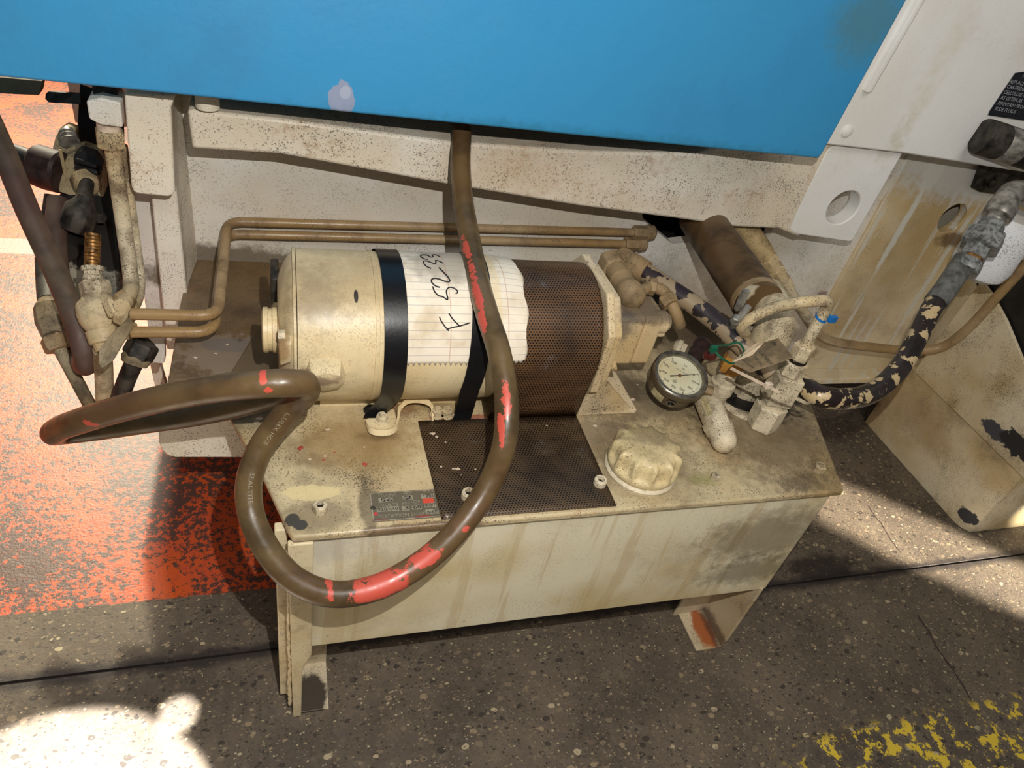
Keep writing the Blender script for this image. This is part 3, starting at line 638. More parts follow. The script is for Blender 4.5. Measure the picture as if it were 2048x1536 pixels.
# name plate on the cover
np_ = [Z_(736, 988, ZT), Z_(890, 972, ZT), Z_(905, 1036, ZT), Z_(748, 1045, ZT)]
xl, xr = 0.129, 0.245; yb, yt = 0.0125, 0.071
yt = (np_[0].y); yb = np_[3].y; xl = (np_[0].x + np_[3].x) / 2
npm = paint('name_plate_metal', (104, 96, 80), g=0.5, grime=(70, 64, 54), speck=0.4, rough=0.4, stains=[(Z_(857, 1003, ZT), (0.0085, 0.009, 0.02), (206, 74, 56), 1.0, 0.9, 0.1), (Z_(751, 1029, ZT), (0.003, 0.003, 0.02), (196, 60, 60), 1.0, 0.3), (Z_(845, 1034, ZT), (0.012, 0.002, 0.02), (150, 50, 50), 0.8, 0.8), (Z_(760, 1042, ZT), (0.012, 0.003, 0.02), (140, 60, 56), 0.6, 1.2)])
nameplate = thing('name_plate', 'small grey motor rating plate with stamped figures near tank front edge', 'label', (xl, yb, ZT))
def zr(x0, y0, x1, y1, r=0.003, z=0.0):
    out = []
    for cx, cy, a0 in ((x1 - r, y1 - r, 0), (x0 + r, y1 - r, 90), (x0 + r, y0 + r, 180), (x1 - r, y0 + r, 270)):
        for j in range(4): a = math.radians(a0 + j * 30); out.append(V(cx + r * math.cos(a), cy + r * math.sin(a), z))
    return out
bm = new(); prism(bm, zr(xl, yb, xr, yt, 0.003, ZT), (0, 0, 0.0014)); obj('plate', bm, npm, nameplate, smooth=False, bevel=0.0004)
m_npedge = plain('name_plate_rim', (176, 164, 140), 0.4, 0.3, 0.2, 90)
bm = new(); slab(bm, zr(xl, yb, xr, yt, 0.003, ZT + 0.0014), [zr(xl + .002, yb + .002, xr - .002, yt - .002, 0.002, ZT + 0.0014)], (0, 0, 0.0006)); obj('rim', bm, m_npedge, nameplate, smooth=False)
zt = ZT + 0.0016; hh = yt - yb
def npx(px, py): return Z_(px, py, zt)
for s_, (px, py), sz in (('FRAME', (757, 995), .0085), ('H.P.', (807, 990), .0085), ('R.P.M.', (847, 985), .0085), ('VOLTS', (762, 1014), .0085), ('PH.', (804, 1010), .0085), ('CY.', (826, 1007), .0085), ('ROTATION SHAFT END', (757, 1037), .0085)):
    o_ = npx(px, py); text('lettering', s_, o_, (1, 0, 0), (0, 1, 0), sz, m_npedge, nameplate, ext=0.0001)
for s_, (ax, ay), (bx_, by_) in (('56', (757.5, 1005), (786, 998)), ('2', (806, 1000), (825, 993)), ('1725', (843, 997), (868, 989)), ('220/440', (753, 1024), (798, 1017)), ('3', (804, 1021), (818, 1013)), ('60', (824, 1019), (843, 1011)), ('1.8/7', (849, 1015), (872, 1008)), ('6-6P', (852, 1028), (877, 1022))):
    a, b = npx(ax, ay), npx(bx_, by_)
    bm = new(); x0, x1, y0, y1 = a.x, b.x, a.y - 0.0005, a.y + 0.0078; prism(bm, [V(x0, y0, zt), V(x1, y0, zt), V(x1, y1, zt), V(x0, y1, zt)], (0, 0, 0.0002)); f_ = obj('figure_box', bm, m_npedge, nameplate, smooth=False)
    text('figures', s_, V(x0 + 0.002, y0 + 0.0012, zt + 0.0004), (1, 0, 0), (0, 1, 0), 0.0085, m_ink, nameplate, width=(x1 - x0) - 0.004, ext=0)
bm = new(); c = npx(746, 1016); turned(bm, c, c + V(0, 0, 0.002), [(0, 0.0034), (0.6, 0.003), (1, 0.001)]); obj('rivet', bm, m_darksteel, nameplate)

# =====================================================================
# ELECTRIC MOTOR
# =====================================================================
motor = thing('electric_motor', 'cream cylindrical electric motor lying on the tank cover', 'motor', (0.16, MCY, ZT))
def cyl_x(bm, prof, n=72): turned(bm, V(prof[0][0], MCY, MCZ), V(prof[-1][0], MCY, MCZ), [((x - prof[0][0]) / (prof[-1][0] - prof[0][0]), r) for x, r in prof], n=n)
bm = new(); cyl_x(bm, [(0.014, MR - 0.004), (0.0145, MR), (0.122, MR), (0.1225, MR + 0.0012), (0.128, MR + 0.0012), (0.1285, MR), (0.318, MR), (0.326, MR - 0.008)]); obj('housing', bm, m_motor, motor)
bm = new(); cyl_x(bm, [(-0.012, 0.072), (-0.008, 0.085), (-0.002, 0.098), (0.004, 0.108), (0.009, 0.114), (0.011, 0.1155), (0.0135, 0.1155)]); bell = obj('end_bell', bm, m_motor, motor)
bm = new(); cyl_x(bm, [(-0.034, 0.030), (-0.032, 0.034), (-0.026, 0.034), (-0.025, 0.032), (-0.020, 0.032), (-0.019, 0.034), (-0.013, 0.034), (-0.012, 0.03), (-0.008, 0.03)], n=24)
bmesh.ops.scale(bm, vec=(1, 1, 1), verts=bm.verts); bmesh.ops.translate(bm, verts=bm.verts, vec=V(0, -0.04, 0.02)); obj('end_boss', bm, m_motor, bell)
bm = new(); prism(bm, [V(-0.012, MCY - 0.103, MCZ + 0.040), V(0.006, MCY - 0.112, MCZ + 0.052), V(0.006, MCY - 0.112, MCZ + 0.015), V(-0.010, MCY - 0.108, MCZ + 0.005)], (0, 0.03, 0)); obj('vent_lip', bm, m_motor, bell, bevel=0.003)
bm = new(); cyl_x(bm, [(0.0088, 0.1165), (0.0092, 0.1192), (0.0132, 0.1192), (0.0136, 0.1165)]); obj('end_rim', bm, m_motor, motor)
for a in (62, 118):
    aa = math.radians(a); c = V(-0.002, MCY - 0.104 * math.sin(aa), MCZ + 0.104 * math.cos(aa)); bm = new(); hexn(bm, c, c + V(-0.010, 0, 0), 0.008); obj('through_bolt', bm, m_fit, bell, smooth=False)
bm = new(); box(bm, (-0.022, MCY + 0.03, MCZ + 0.02), (-0.010, MCY + 0.09, MCZ + 0.065)); obj('terminal_box', bm, m_darksteel, motor, smooth=False, bevel=0.003)
# conduit fitting on motor
fc = C_(650, 748); bm = new(); turned(bm, fc + V(0, 0.01, 0.004), fc + V(0, -0.016, -0.006), [(0, 0.031), (0.5, 0.029), (0.9, 0.027), (1, 0.02)], n=8); obj('conduit_hub', bm, m_motor, motor)
# foot strap, front
P = [(734, 841), (737, 855), (748, 863), (768, 866), (784, 860), (793, 843)]
pad = [Z_(a, b, ZT + 0.001) for a, b in P] + [Z_(788, 822, ZT + 0.001), Z_(745, 818, ZT + 0.001)]
bm = new(); prism(bm, pad, (0, 0, 0.004)); obj('foot_pad', bm, m_motor, motor, smooth=False, bevel=0.001)
st = smooth_path([Z_(736, 845, .519), Z_(745, 861, .519), Z_(768, 865, .519), Z_(786, 859, .519), Z_(794, 841, .52), Z_(797, 818, .524), Z_(816, 801, .534), Z_(847, 801, .534), Z_(864, 811, .528), Z_(868, 838, .516)], 6)
bm = new(); ribbon(bm, st, (0.0, 0.5, 0.86), 0.010, 0.004); obj('foot_strap', bm, m_motor, motor, smooth=True, bevel=0.0008)
for px, py in ((763, 846), (893, 834), (873, 834)):
    c = Z_(px, py, ZT); bm = new(); turned(bm, c + V(0, 0, 0.004), c + V(0, 0, 0.007), [(0, 0.012), (1, 0.012)]); hexn(bm, c + V(0, 0, 0.007), c + V(0, 0, 0.017), 0.010); turned(bm, c + V(0, 0, 0.017), c + V(0, 0, 0.021), [(0, 0.005), (1, 0.005)]); obj('mounting_bolt', bm, m_fit, motor, smooth=False)
bm = new(); box(bm, (0.05, MCY - 0.05, ZT), (0.28, MCY + 0.05, MCZ - 0.10)); obj('saddle', bm, m_motor, motor, smooth=False)

# perforated guard
guard = thing('perforated_guard', 'brown perforated sheet guard wrapped over the coupling and out to the tank edge', 'guard', (0.40, 0.21, ZT))
def sheet(name, rows, x0f, x1f, nx=24, th=0.0012):
    """rows: list of (y,z); width along X from x0f(i) to x1f(i); UV in metres"""
    bm = new(); uvl = bm.loops.layers.uv.new('UVMap'); s = 0; S_ = []
    for i, (y, z) in enumerate(rows):
        if i: s += math.hypot(y - rows[i - 1][0], z - rows[i - 1][1])
        S_.append(s)
    g = [[bm.verts.new((x0f(i) + (x1f(i) - x0f(i)) * k / nx, y, z)) for k in range(nx + 1)] for i, (y, z) in enumerate(rows)]
    for i in range(len(rows) - 1):
        for k in range(nx):
            f = bm.faces.new((g[i][k], g[i][k + 1], g[i + 1][k + 1], g[i + 1][k]))
            for lp, (ii, kk) in zip(f.loops, ((i, k), (i, k + 1), (i + 1, k + 1), (i + 1, k))): lp[uvl].uv = (g[ii][kk].co.x, S_[ii])
    o = obj(name, bm, m_perf if name == 'hood' else m_perf2, guard); md = o.modifiers.new('thick', 'SOLIDIFY'); md.thickness = th; md.offset = 0
    return o
GR = 0.113
rows = [(MCY - GR * math.sin(math.radians(a)), MCZ + GR * math.cos(math.radians(a))) for a in range(-100, 106, 4)]
e = rows[-1]; rows += [(e[0] + (0.2145 - e[0]) * t, e[1] + (ZT + 0.002 - e[1]) * t) for t in (0.25, 0.5, 0.75, 1.0)]
sheet('hood', rows, lambda i: 0.322, lambda i: 0.4835)
fl_ = [(0.2145 - 0.206 * t, ZT + 0.0022) for t in [k / 12 for k in range(13)]]
sheet('flat_skirt', fl_, lambda i: 0.203 + 0.003 * i / 12, lambda i: 0.484 - 0.002 * i / 12)

# pump adapter and gear pump
pump = thing('gear_pump', 'speckled cream cast gear pump bolted to the guard end bracket', 'pump', (0.58, 0.31, ZT))
def oct_(x, cy, cz, w, h, c): return [V(x, cy - w, cz - h + c), V(x, cy - w, cz + h - c), V(x, cy - w + c, cz + h), V(x, cy + w - c, cz + h), V(x, cy + w, cz + h - c), V(x, cy + w, cz - h + c), V(x, cy + w - c, cz - h), V(x, cy - w + c, cz - h)]
bm = new(); prism(bm, oct_(0.487, MCY, MCZ + 0.004, 0.112, 0.108, 0.05), (0.014, 0, 0)); obj('adapter_flange', bm, m_cast, pump, smooth=False, bevel=0.003)
bm = new(); prism(bm, oct_(0.504, MCY, MCZ + 0.004, 0.098, 0.094, 0.045), (0.016, 0, 0)); obj('pump_flange', bm, m_cast, pump, smooth=False, bevel=0.003)
# bracket leg: a sloping cast web spreading to the plate
bm = new()
A = [Y_(1172, 745, 0.205), Y_(1196, 749, 0.205), Z_(1250, 808, ZT + 0.012), Z_(1269, 812, ZT + 0.012), Z_(1268, 823, ZT + 0.001), Z_(1151, 829, ZT + 0.001)]
A[0] = V(0.487, 0.21, 0.66); A[1] = V(0.503, 0.215, 0.62)
vs = [A[0], A[1], V(0.512, 0.214, 0.60), V(0.590, 0.2180, ZT + 0.010), V(0.603, 0.218, ZT + 0.009), V(0.603, 0.217, ZT), V(0.487, 0.2165, ZT)]
prism(bm, vs, (0, 0.010, 0)); obj('bracket_leg', bm, m_cast, pump, smooth=False, bevel=0.002)
bm = new(); box(bm, (0.487, 0.22, ZT), (0.603, 0.40, ZT + 0.009)); obj('bracket_base', bm, m_cast, pump, smooth=False, bevel=0.002)
# pump body with cap section
bm = new(); yF, yB = 0.252, 0.372; zT, zB = 0.697, 0.592
prism(bm, [V(0.518, yF, zB + 0.008), V(0.518, yF, zT - 0.004), V(0.518, yF + 0.006, zT), V(0.518, yB, zT), V(0.518, yB, zB), V(0.518, yF + 0.01, zB)], (0.060, 0, 0)); obj('pump_body', bm, m_cast, pump, smooth=False, bevel=0.005, seg=3)
bm = new(); prism(bm, [V(0.5795, yF + 0.001, zB + 0.008), V(0.5795, yF + 0.001, zT - 0.006), V(0.5795, yF + 0.01, zT - 0.002), V(0.5795, yB - .004, zT - 0.002), V(0.5795, yB - .004, zB), V(0.5795, yF + 0.01, zB)], (0.034, 0, 0)); obj('pump_cap', bm, m_cast, pump, smooth=False, bevel=0.005, seg=3)
bm = new(); turned(bm, V(0.606, yF + 0.022, zT - 0.022), V(0.634, yF + 0.022, zT - 0.022), [(0, 0.021), (0.7, 0.021), (1, 0.015)], n=28); obj('port_lip', bm, m_cast, pump)
bm = new(); prism(bm, [V(0.612, yF + 0.006, zT - 0.045), V(0.612, yF + 0.006, zT - 0.012), V(0.612, yB - 0.02, zT - 0.010), V(0.612, yB - 0.02, zT - 0.06)], (0.018, 0, 0)); obj('port_block', bm, m_cast, pump, smooth=False, bevel=0.005, seg=3)
for y, z in ((yF + 0.012, zT - 0.05), (yF + 0.012, zB + 0.02), (yB - 0.02, zT - 0.03)):
    bm = new(); hexn(bm, V(0.52, y, z), V(0.545, y, z), 0.008); turned(bm, V(0.50, y, z), V(0.56, y, z), [(0, 0.004), (1, 0.004)], n=10); obj('stud', bm, m_fit_dark, pump, smooth=False)
bm = new(); turned(bm, Y_(1216, 733, .25), Y_(1216, 733, .25) + V(0.012, 0, 0.004), [(0, 0.008), (1, 0.012)]); obj('ear', bm, m_cast, pump)

# ---------------- tapes and paper ----------------
def mcy(x, a, r): aa = math.radians(a); return V(x, MCY - r * math.sin(aa), MCZ + r * math.cos(aa))
def tape(label, xa, xb, wid, a_end, endpt, r, group=None):
    path = []; n = 40
    for i in range(n + 1):
        a = -120 + (a_end + 120) * i / n; path.append(mcy(xa + (xb - xa) * i / n, a, r))
    e = Vector(endpt); l = path[-1]
    for t in (0.3, 0.65, 1.0): path.append(l.lerp(e, t))
    path.append(e + V(-0.004, -0.010, -0.001))
    bm = new(); ribbon(bm, path, (1, 0, 0.0), wid, 0.0007)
    o = obj('black_tape', bm, m_tape); tag(o, label, 'tape'); return o
tape('black tape band wrapped round the cream end of the motor', 0.148, 0.152, 0.034, 118, Z_(752, 826, ZT + 0.010) , MR + 0.0035)
tape('black tape band over the motor, half hidden behind the brown hose', 0.296, 0.274, 0.031, 108, Z_(926, 830, ZT + 0.006), MR + 0.0035)
bm = new(); c = Z_(752, 826, ZT)
turned(bm, c + V(-0.02, 0, 0.007), c + V(0.02, 0.004, 0.008), [(0, 0.004), (0.2, 0.009), (0.5, 0.0075), (0.8, 0.009), (1, 0.004)], n=10)
o = obj('black_tape_wad', bm, m_tape); tag(o, 'crumpled shiny black tape end stuck beside the motor bolt', 'tape')
# paper
PR = MR + 0.0016
bm = new(); uvl = bm.loops.layers.uv.new('UVMap'); nx, na = 96, 44; x0, x1 = 0.161, 0.3535
def prad(x, a):
    r = PR
    if x > 0.32: r -= 0.0 + 0.004 * (x - 0.32) / 0.035
    return r + 0.0006 * math.sin(a * 0.11 + x * 40)
g = []
for i in range(na + 1):
    row = []
    for k in range(nx + 1):
        x = x0 + (x1 - x0) * k / nx; aend = 82 + (6.0 if x > 0.338 else 0) * 0; a = -28 + (aend + 28) * i / na
        if i == na: a += 1.7 * math.sin(k * PI / 2)
        if k == nx: x += 0.0025 * math.sin(i * 0.5) - (0.012 if i < 10 else 0) * (1 - i / 10) 
        v = bm.verts.new(mcy(x, a, prad(x, a))); row.append((v, x, math.radians(a) * PR))
    g.append(row)
for i in range(na):
    for k in range(nx):
        q4 = (g[i][k], g[i][k + 1], g[i + 1][k + 1], g[i + 1][k]); f = bm.faces.new([z[0] for z in q4])
        for lp, z in zip(f.loops, q4): lp[uvl].uv = (z[1], z[2])
paper = thing('paper_note', 'sheet of ruled paper with handwriting wrapped round the motor', 'paper', (0.255, 0.2, 0.66))
o = obj('sheet', bm, m_paper, paper); md = o.modifiers.new('t', 'SOLIDIFY'); md.thickness = 0.0003
# handwriting: pen strokes traced over the curved sheet; reads F 52-33
K = 300 / 1536.0
def hp(x, y): return (780 + x * K, 490 + y * K)
strokes = {
 'letter': [[(505, 735), (520, 770), (560, 830), (600, 878)], [(578, 865), (640, 845), (720, 828), (815, 798)], [(602, 700), (645, 762), (712, 828)]],
 'digit_five': [[(437, 425), (460, 480), (500, 520), (540, 530), (590, 560), (578, 470), (605, 435), (650, 440), (690, 470), (688, 492), (672, 495)], [(500, 520), (545, 530)]],
 'digit_two': [[(512, 433), (470, 420), (430, 385), (425, 355), (455, 340), (510, 350), (560, 370), (612, 372), (600, 335), (550, 280), (502, 232)]],
 'digit_three': [[(420, 240), (375, 220), (345, 185), (345, 165), (375, 165), (420, 180), (462, 192), (470, 175), (468, 158), (500, 165), (540, 185)]],
 'digit_three_b': [[(392, 150), (345, 140), (312, 112), (330, 102), (380, 105), (420, 125), (440, 118), (432, 102), (470, 102), (512, 122)]]}
for nme, sts in strokes.items():
    bm = new()
    for st in sts:
        pts = smooth_path([C_(*hp(a, b), PR + 0.0012) for a, b in st], 6)
        pts = [V(p.x, MCY + (p.y - MCY) * 1.0, p.z) for p in pts]
        tube(bm, pts, 0.00105, n=6)
    obj('digit_three' if nme == 'digit_three_b' else nme, bm, m_ink, paper)

# =====================================================================
# BIG BROWN CONDUIT HOSE
# =====================================================================
HR = 0.0172
hp_ = [((921, 215), 1.235), ((923, 262), 1.225), ((921, 330), 1.20), ((926, 400), 1.175), ((938, 470), 1.14), ((956, 560), 1.07), ((975, 630), 1.025), ((997, 700), 1.0), ((1010, 770), 0.985), ((1014, 830), 0.975), ((1008, 890), 0.975),
       ((985, 955), 0.985), ((948, 1018), 0.98), ((895, 1082), 0.96), ((830, 1135), 0.935), ((750, 1176), 0.915), ((665, 1188), 0.905), ((590, 1160), 0.905), ((535, 1100), 0.915), ((503, 1030), 0.925), ((498, 965), 0.925), ((520, 900), 0.925),
       ((556, 848), 0.92), ((592, 806), 0.91), ((612, 784), 0.89), ((608, 768), 0.865), ((580, 766), 0.845), ((530, 768), 0.835), ((460, 774), 0.835), ((380, 786), 0.85), ((300, 803), 0.87), ((225, 822), 0.895), ((160, 842), 0.925), ((122, 856), 0.96),
       ((108, 866), 0.99), ((125, 866), 1.03), ((180, 860), 1.05), ((280, 846), 1.05), ((400, 828), 1.04), ((500, 806), 1.02), ((580, 780), 1.01), ((628, 752), 1.02)]
path = smooth_path([D_(*p, d) for p, d in hp_], 8)
def rp(px, py, d): return D_(px, py, d)
reds = [(rp(770, 1172, .90), (0.030, 0.03, 0.016)), (rp(740, 1185, .90), (0.022, 0.03, 0.010)), (rp(850, 1128, .92), (0.024, 0.03, 0.007)), (rp(810, 1152, .9), (0.022, 0.03, 0.009)),
        (rp(659, 1172, .90), (0.005, 0.02, 0.012)), (rp(1010, 800, .97), (0.006, 0.03, 0.022)), (rp(1002, 860, .96), (0.004, 0.03, 0.018)), (rp(955, 590, 1.03), (0.005, 0.03, 0.02)), (rp(966, 640, 1.0), (0.005, 0.03, 0.016)),
        (rp(942, 552, 1.07), (0.005, 0.03, 0.018)), (rp(932, 500, 1.1), (0.004, 0.03, 0.014)), (rp(930, 1052, .96), (0.005, 0.02, 0.003)), (rp(527, 757, .82), (0.004, 0.02, 0.005)), (rp(538, 783, .82), (0.005, 0.02, 0.004)),
        (rp(186, 840, .9), (0.010, 0.03, 0.005)), (rp(308, 840, .87), (0.004, 0.06, 0.012)), (rp(344, 842, .87), (0.004, 0.06, 0.012)), (rp(368, 828, .87), (0.005, 0.06, 0.008))]
m_hose = hose_mat('brown_conduit', (104, 84, 54), red=reds, rough=0.32)
hose = thing('conduit_hose', 'thick brown flexible conduit hose looped in front of tank and motor', 'hose', path[len(path) // 2])
bm = new(); tube(bm, path, HR, n=28); obj('hose_body', bm, m_hose, hose)
# raised print on the hose
camv = Vector(CAM)
def hose_text(s, a, b, size):
    """lettering running along the hose between two points, on the camera-facing side of the rubber"""
    A = min(range(len(path)), key=lambda i: (path[i] - a).length); B = min(range(len(path)), key=lambda i: (path[i] - b).length)
    sg = 1 if B >= A else -1; seg_ = path[A:B + 1] if sg > 0 else path[B:A + 1][::-1]
    cum = [0]
    for p0, p1 in zip(seg_, seg_[1:]): cum.append(cum[-1] + (p1 - p0).length)
    L = cum[-1]
    def place(x, y):
        x = min(max(x, 0), L * 0.999); i = max(j for j in range(len(cum)) if cum[j] <= x); i = min(i, len(seg_) - 2)
        p = seg_[i].lerp(seg_[i + 1], (x - cum[i]) / max(cum[i + 1] - cum[i], 1e-6)); t = (seg_[i + 1] - seg_[i]).normalized()
        w = (camv - p); w = (w - t * w.dot(t)).normalized(); sd = w.cross(t).normalized()
        ang = (y - size * 0.35 + 0.002) / HR
        return p + (w * math.cos(ang) + sd * math.sin(ang)) * (HR + 0.0004)
    text('lettering', s, None, None, None, size, m_hprint, hose, width=L, place=place)
m_hprint = plain('hose_lettering', (150, 138, 112), 0.5, 0, 0.1)
def nearest(px, py, i0, i1):
    r = Vector(ray(px, py)).normalized(); best = None
    for p in path[i0 * 8:i1 * 8]:
        d = (p - camv); k = (d - r * d.dot(r)).length
        if best is None or k < best[0]: best = (k, p)
    return best[1]
hose_text('SEALTITE - U.A.', nearest(508, 940, 17, 24), nearest(506, 1050, 17, 24), 0.0085)
hose_text('U.S.FLEX. HOSE', nearest(585, 815, 20, 25), nearest(535, 880, 20, 25), 0.0075)

# =====================================================================
# FILLER CAP
# =====================================================================
cap = thing('filler_cap', 'round cream fluted breather filler cap on the tank cover', 'cap', Z_(1279, 938, ZT))
cc = ORG[cap]
bm = new(); turned(bm, cc, cc + V(0, 0, 0.010), [(0, 0.060), (0.5, 0.061), (0.9, 0.058), (1, 0.055)], n=64); obj('collar', bm, m_fit, cap)
bm = new(); turned(bm, cc + V(0, 0, .008), cc + V(0, 0, 0.016), [(0, 0.053), (1, 0.053)], n=48); obj('gasket', bm, m_black, cap)
m_cap = paint('cap_paint', (218, 198, 152), g=0.5, speck=0.7, rust=0.3, rough=0.33, gs=18, stains=[(cc + V(0.01, 0.02, 0.055), (0.045, 0.03, 0.02), (98, 84, 62), 0.6, 1.8, 0.5), (cc + V(-0.042, -0.012, 0.045), (0.006, 0.006, 0.006), (96, 102, 122), 1.0, 0.6)])
bm = new(); NA = 192; prof = [(0.0130, 0.0585, 0), (0.0175, 0.0595, 0), (0.022, 0.0585, 0.1), (0.024, 0.0540, 0.6), (0.030, 0.0510, 1), (0.040, 0.0500, 1), (0.050, 0.0490, 1.0), (0.0545, 0.0460, 0.75), (0.057, 0.041, 0.25), (0.0585, 0.034, 0), (0.059, 0.02, 0), (0.0592, 0.004, 0)]
rings = []
for z, r, k in prof:
    ring = []
    for i in range(NA):
        a = 2 * PI * i / NA; w = (0.5 + 0.5 * math.cos(11 * a + 0.6)) ** 3
        rr = r + k * 0.0085 * w
        zz = z - (0.002 * k * (1 - w) if z > 0.05 else 0)
        ring.append(bm.verts.new(cc + V(rr * math.cos(a), rr * math.sin(a), zz)))
    rings.append(ring)
for a, b in zip(rings, rings[1:]):
    for i in range(NA): bm.faces.new((a[i], a[(i + 1) % NA], b[(i + 1) % NA], b[i]))
bm.faces.new(rings[0][::-1]); bm.faces.new(rings[-1]); capo = obj('fluted_cap', bm, m_cap, cap, ang=60)
bm = new()
for k in range(10):
    a = -2.75 + k * 0.22; c = cc + V(0.027 * math.cos(a), 0.027 * math.sin(a), 0.0585)
    if k in (3,): continue
    tube(bm, [c + V(0.002 * math.cos(t), 0.0026 * math.sin(t), 0.0005) for t in [j * PI / 4 for j in range(0, 7 if k % 3 else 9)]], 0.0007, n=6)
obj('embossed_ring', bm, m_cap, cap)

# =====================================================================
# PRESSURE GAUGE
# =====================================================================
gc = Z_(1362, 748, 0.605)
vv = (camv - gc).normalized(); im = RW @ np.array([0.60, -0.80, 0.0]); im = Vector(im); im = (im - vv * im.dot(vv)).normalized()
th = math.radians(42); gn = (vv * math.cos(th) + im * math.sin(th)).normalized()
gx = Vector(RW @ np.array([-0.79, -0.62, 0.0])); gx = (gx - gn * gx.dot(gn)).normalized(); gy = gn.cross(gx).normalized()
gauge = thing('pressure_gauge', 'round metal pressure gauge with cream dial facing up beside the pump', 'gauge', gc - gn * 0.04)
m_case = paint('gauge_case', (108, 98, 82), g=0.5, grime=(60, 52, 42), speck=0.4, rough=0.32, gs=20, bump=0.1); m_case.node_tree.nodes['Principled BSDF'].inputs['Metallic'].default_value = 0.45
GRD = 0.0515
bm = new(); turned(bm, gc - gn * 0.044, gc, [(0, 0.040), (0.03, 0.044), (0.32, 0.046), (0.60, 0.0465), (0.66, 0.050), (0.72, GRD), (0.95, GRD), (1.0, GRD - 0.002), (1.0, GRD - 0.008), (0.86, GRD - 0.0095)], n=96, cap=False)
d, u, v = frame_of(gn)
obj('case', bm, m_case, gauge)
bm = new(); turned(bm, gc - gn * 0.0445, gc - gn * 0.043, [(0, 0.044), (1, 0.044)], n=48); obj('case_back', bm, m_case, gauge)
m_bezel = plain('bezel_steel', (168, 162, 150), 0.28, 0.9, 0.25, 60)
bm = new(); turned(bm, gc - gn * 0.004, gc + gn * 0.002, [(0.0, GRD - 0.0005), (0.7, GRD - 0.001), (1, GRD - 0.003), (0.95, GRD - 0.0075), (0.4, GRD - 0.0098), (-0.3, GRD - 0.010)], n=96, cap=False); obj('bezel', bm, m_bezel, gauge)
m_dial = paint('dial_face', (228, 226, 200), grime=(190, 180, 130), g=0.35, speck=0.05, rough=0.5, gs=30, bump=0)
dz = gc - gn * 0.0065
bm = new(); turned(bm, dz - gn * 0.001, dz, [(0, 0.0425), (1, 0.0425)], n=64); dial = obj('dial', bm, m_dial, gauge, smooth=False)
def dp(a, r, h=0.0003): aa = math.radians(a); return dz + (gx * math.cos(aa) + gy * math.sin(aa)) * r + gn * h
bm = new()
for k in range(81):
    a = 225 - 270 * k / 80; maj = k % 10 == 0; w = 0.00075 if maj else 0.00022; r0 = 0.0345 if maj else (0.0365 if k % 5 else 0.0355); r1 = 0.0385
    tdir = (dp(a + 90, 1) - dz); tdir = tdir.normalized()
    A_, B_ = dp(a, r0), dp(a, r1); bm.faces.new([bm.verts.new(p) for p in (A_ - tdir * w, A_ + tdir * w, B_ + tdir * w, B_ - tdir * w)])
obj('scale_marks', bm, m_dialink, dial, smooth=False)
for k in range(9):
    a = 225 - 270 * k / 8; c = dp(a, 0.0285 if k else 0.029); text('figures', str(k * 100), c - gy * 0.0022, gx, gy, 0.0074, m_dialink, dial, width=0.0095 if k else 0.0035, align='CENTER', ext=0.0003)
text('lettering', 'PSI', dp(270, 0.020), gx, gy, 0.005, m_dialink, dial, align='CENTER'); text('lettering', 'kPa', dp(270, 0.029), gx, gy, 0.0045, m_dialink, dial, align='CENTER')
text('lettering', 'PRESSURE GAUGE', dp(270, 0.0125), gx, gy, 0.0032, m_dialink, dial, align='CENTER')
bm = new(); c = dp(82, 0.0165)
for r in (0.0045, 0.003): tube(bm, [c + (gx * math.cos(t) + gy * math.sin(t)) * r for t in [j * PI / 3 for j in range(7)]], 0.0002, n=4)
for j in range(3): t = j * PI / 3; tube(bm, [c + (gx * math.cos(t) + gy * math.sin(t)) * 0.0028, c - (gx * math.cos(t) + gy * math.sin(t)) * 0.0028], 0.00025, n=4)
obj('hex_emblem', bm, m_dialink, dial)
na_ = 223; A_ = dp(na_, 0.034, 0.002); B_ = dp(na_ + 180, 0.019, 0.002); td = (dp(na_ + 90, 1, 0) - dz).normalized()
bm = new(); prism(bm, [A_, dp(na_, 0.002, 0.002) + td * 0.0007, dp(na_ + 180, 0.006, 0.002) + td * 0.0008, B_ + td * 0.0014, B_ - td * 0.0014, dp(na_ + 180, 0.006, 0.002) - td * 0.0008, dp(na_, 0.002, 0.002) - td * 0.0007], gn * 0.0004); obj('needle', bm, m_dialink, gauge, smooth=False)
bm = new(); turned(bm, dz, dz + gn * 0.0035, [(0, 0.0032), (0.8, 0.0032), (1, 0.002)]); obj('needle_hub', bm, m_brass, gauge)
gm = NT('gauge_glass', 0.02, 0, 0.5); tb = gm.n('ShaderNodeBsdfTransparent'); gl = gm.n('ShaderNodeBsdfGlossy'); gl.inputs['Roughness'].default_value = 0.03; mx = gm.n('ShaderNodeMixShader'); mx.inputs[0].default_value = 0.05; gm.l(tb.outputs[0], mx.inputs[1]); gm.l(gl.outputs[0], mx.inputs[2]); gm.l(mx.outputs[0], gm.t.nodes['Material Output'].inputs[0])
bm = new(); turned(bm, gc - gn * 0.0022, gc - gn * 0.0012, [(0, GRD - 0.0095), (1, GRD - 0.0095)], n=64); obj('gauge_glass', bm, gm.m, gauge, smooth=False)
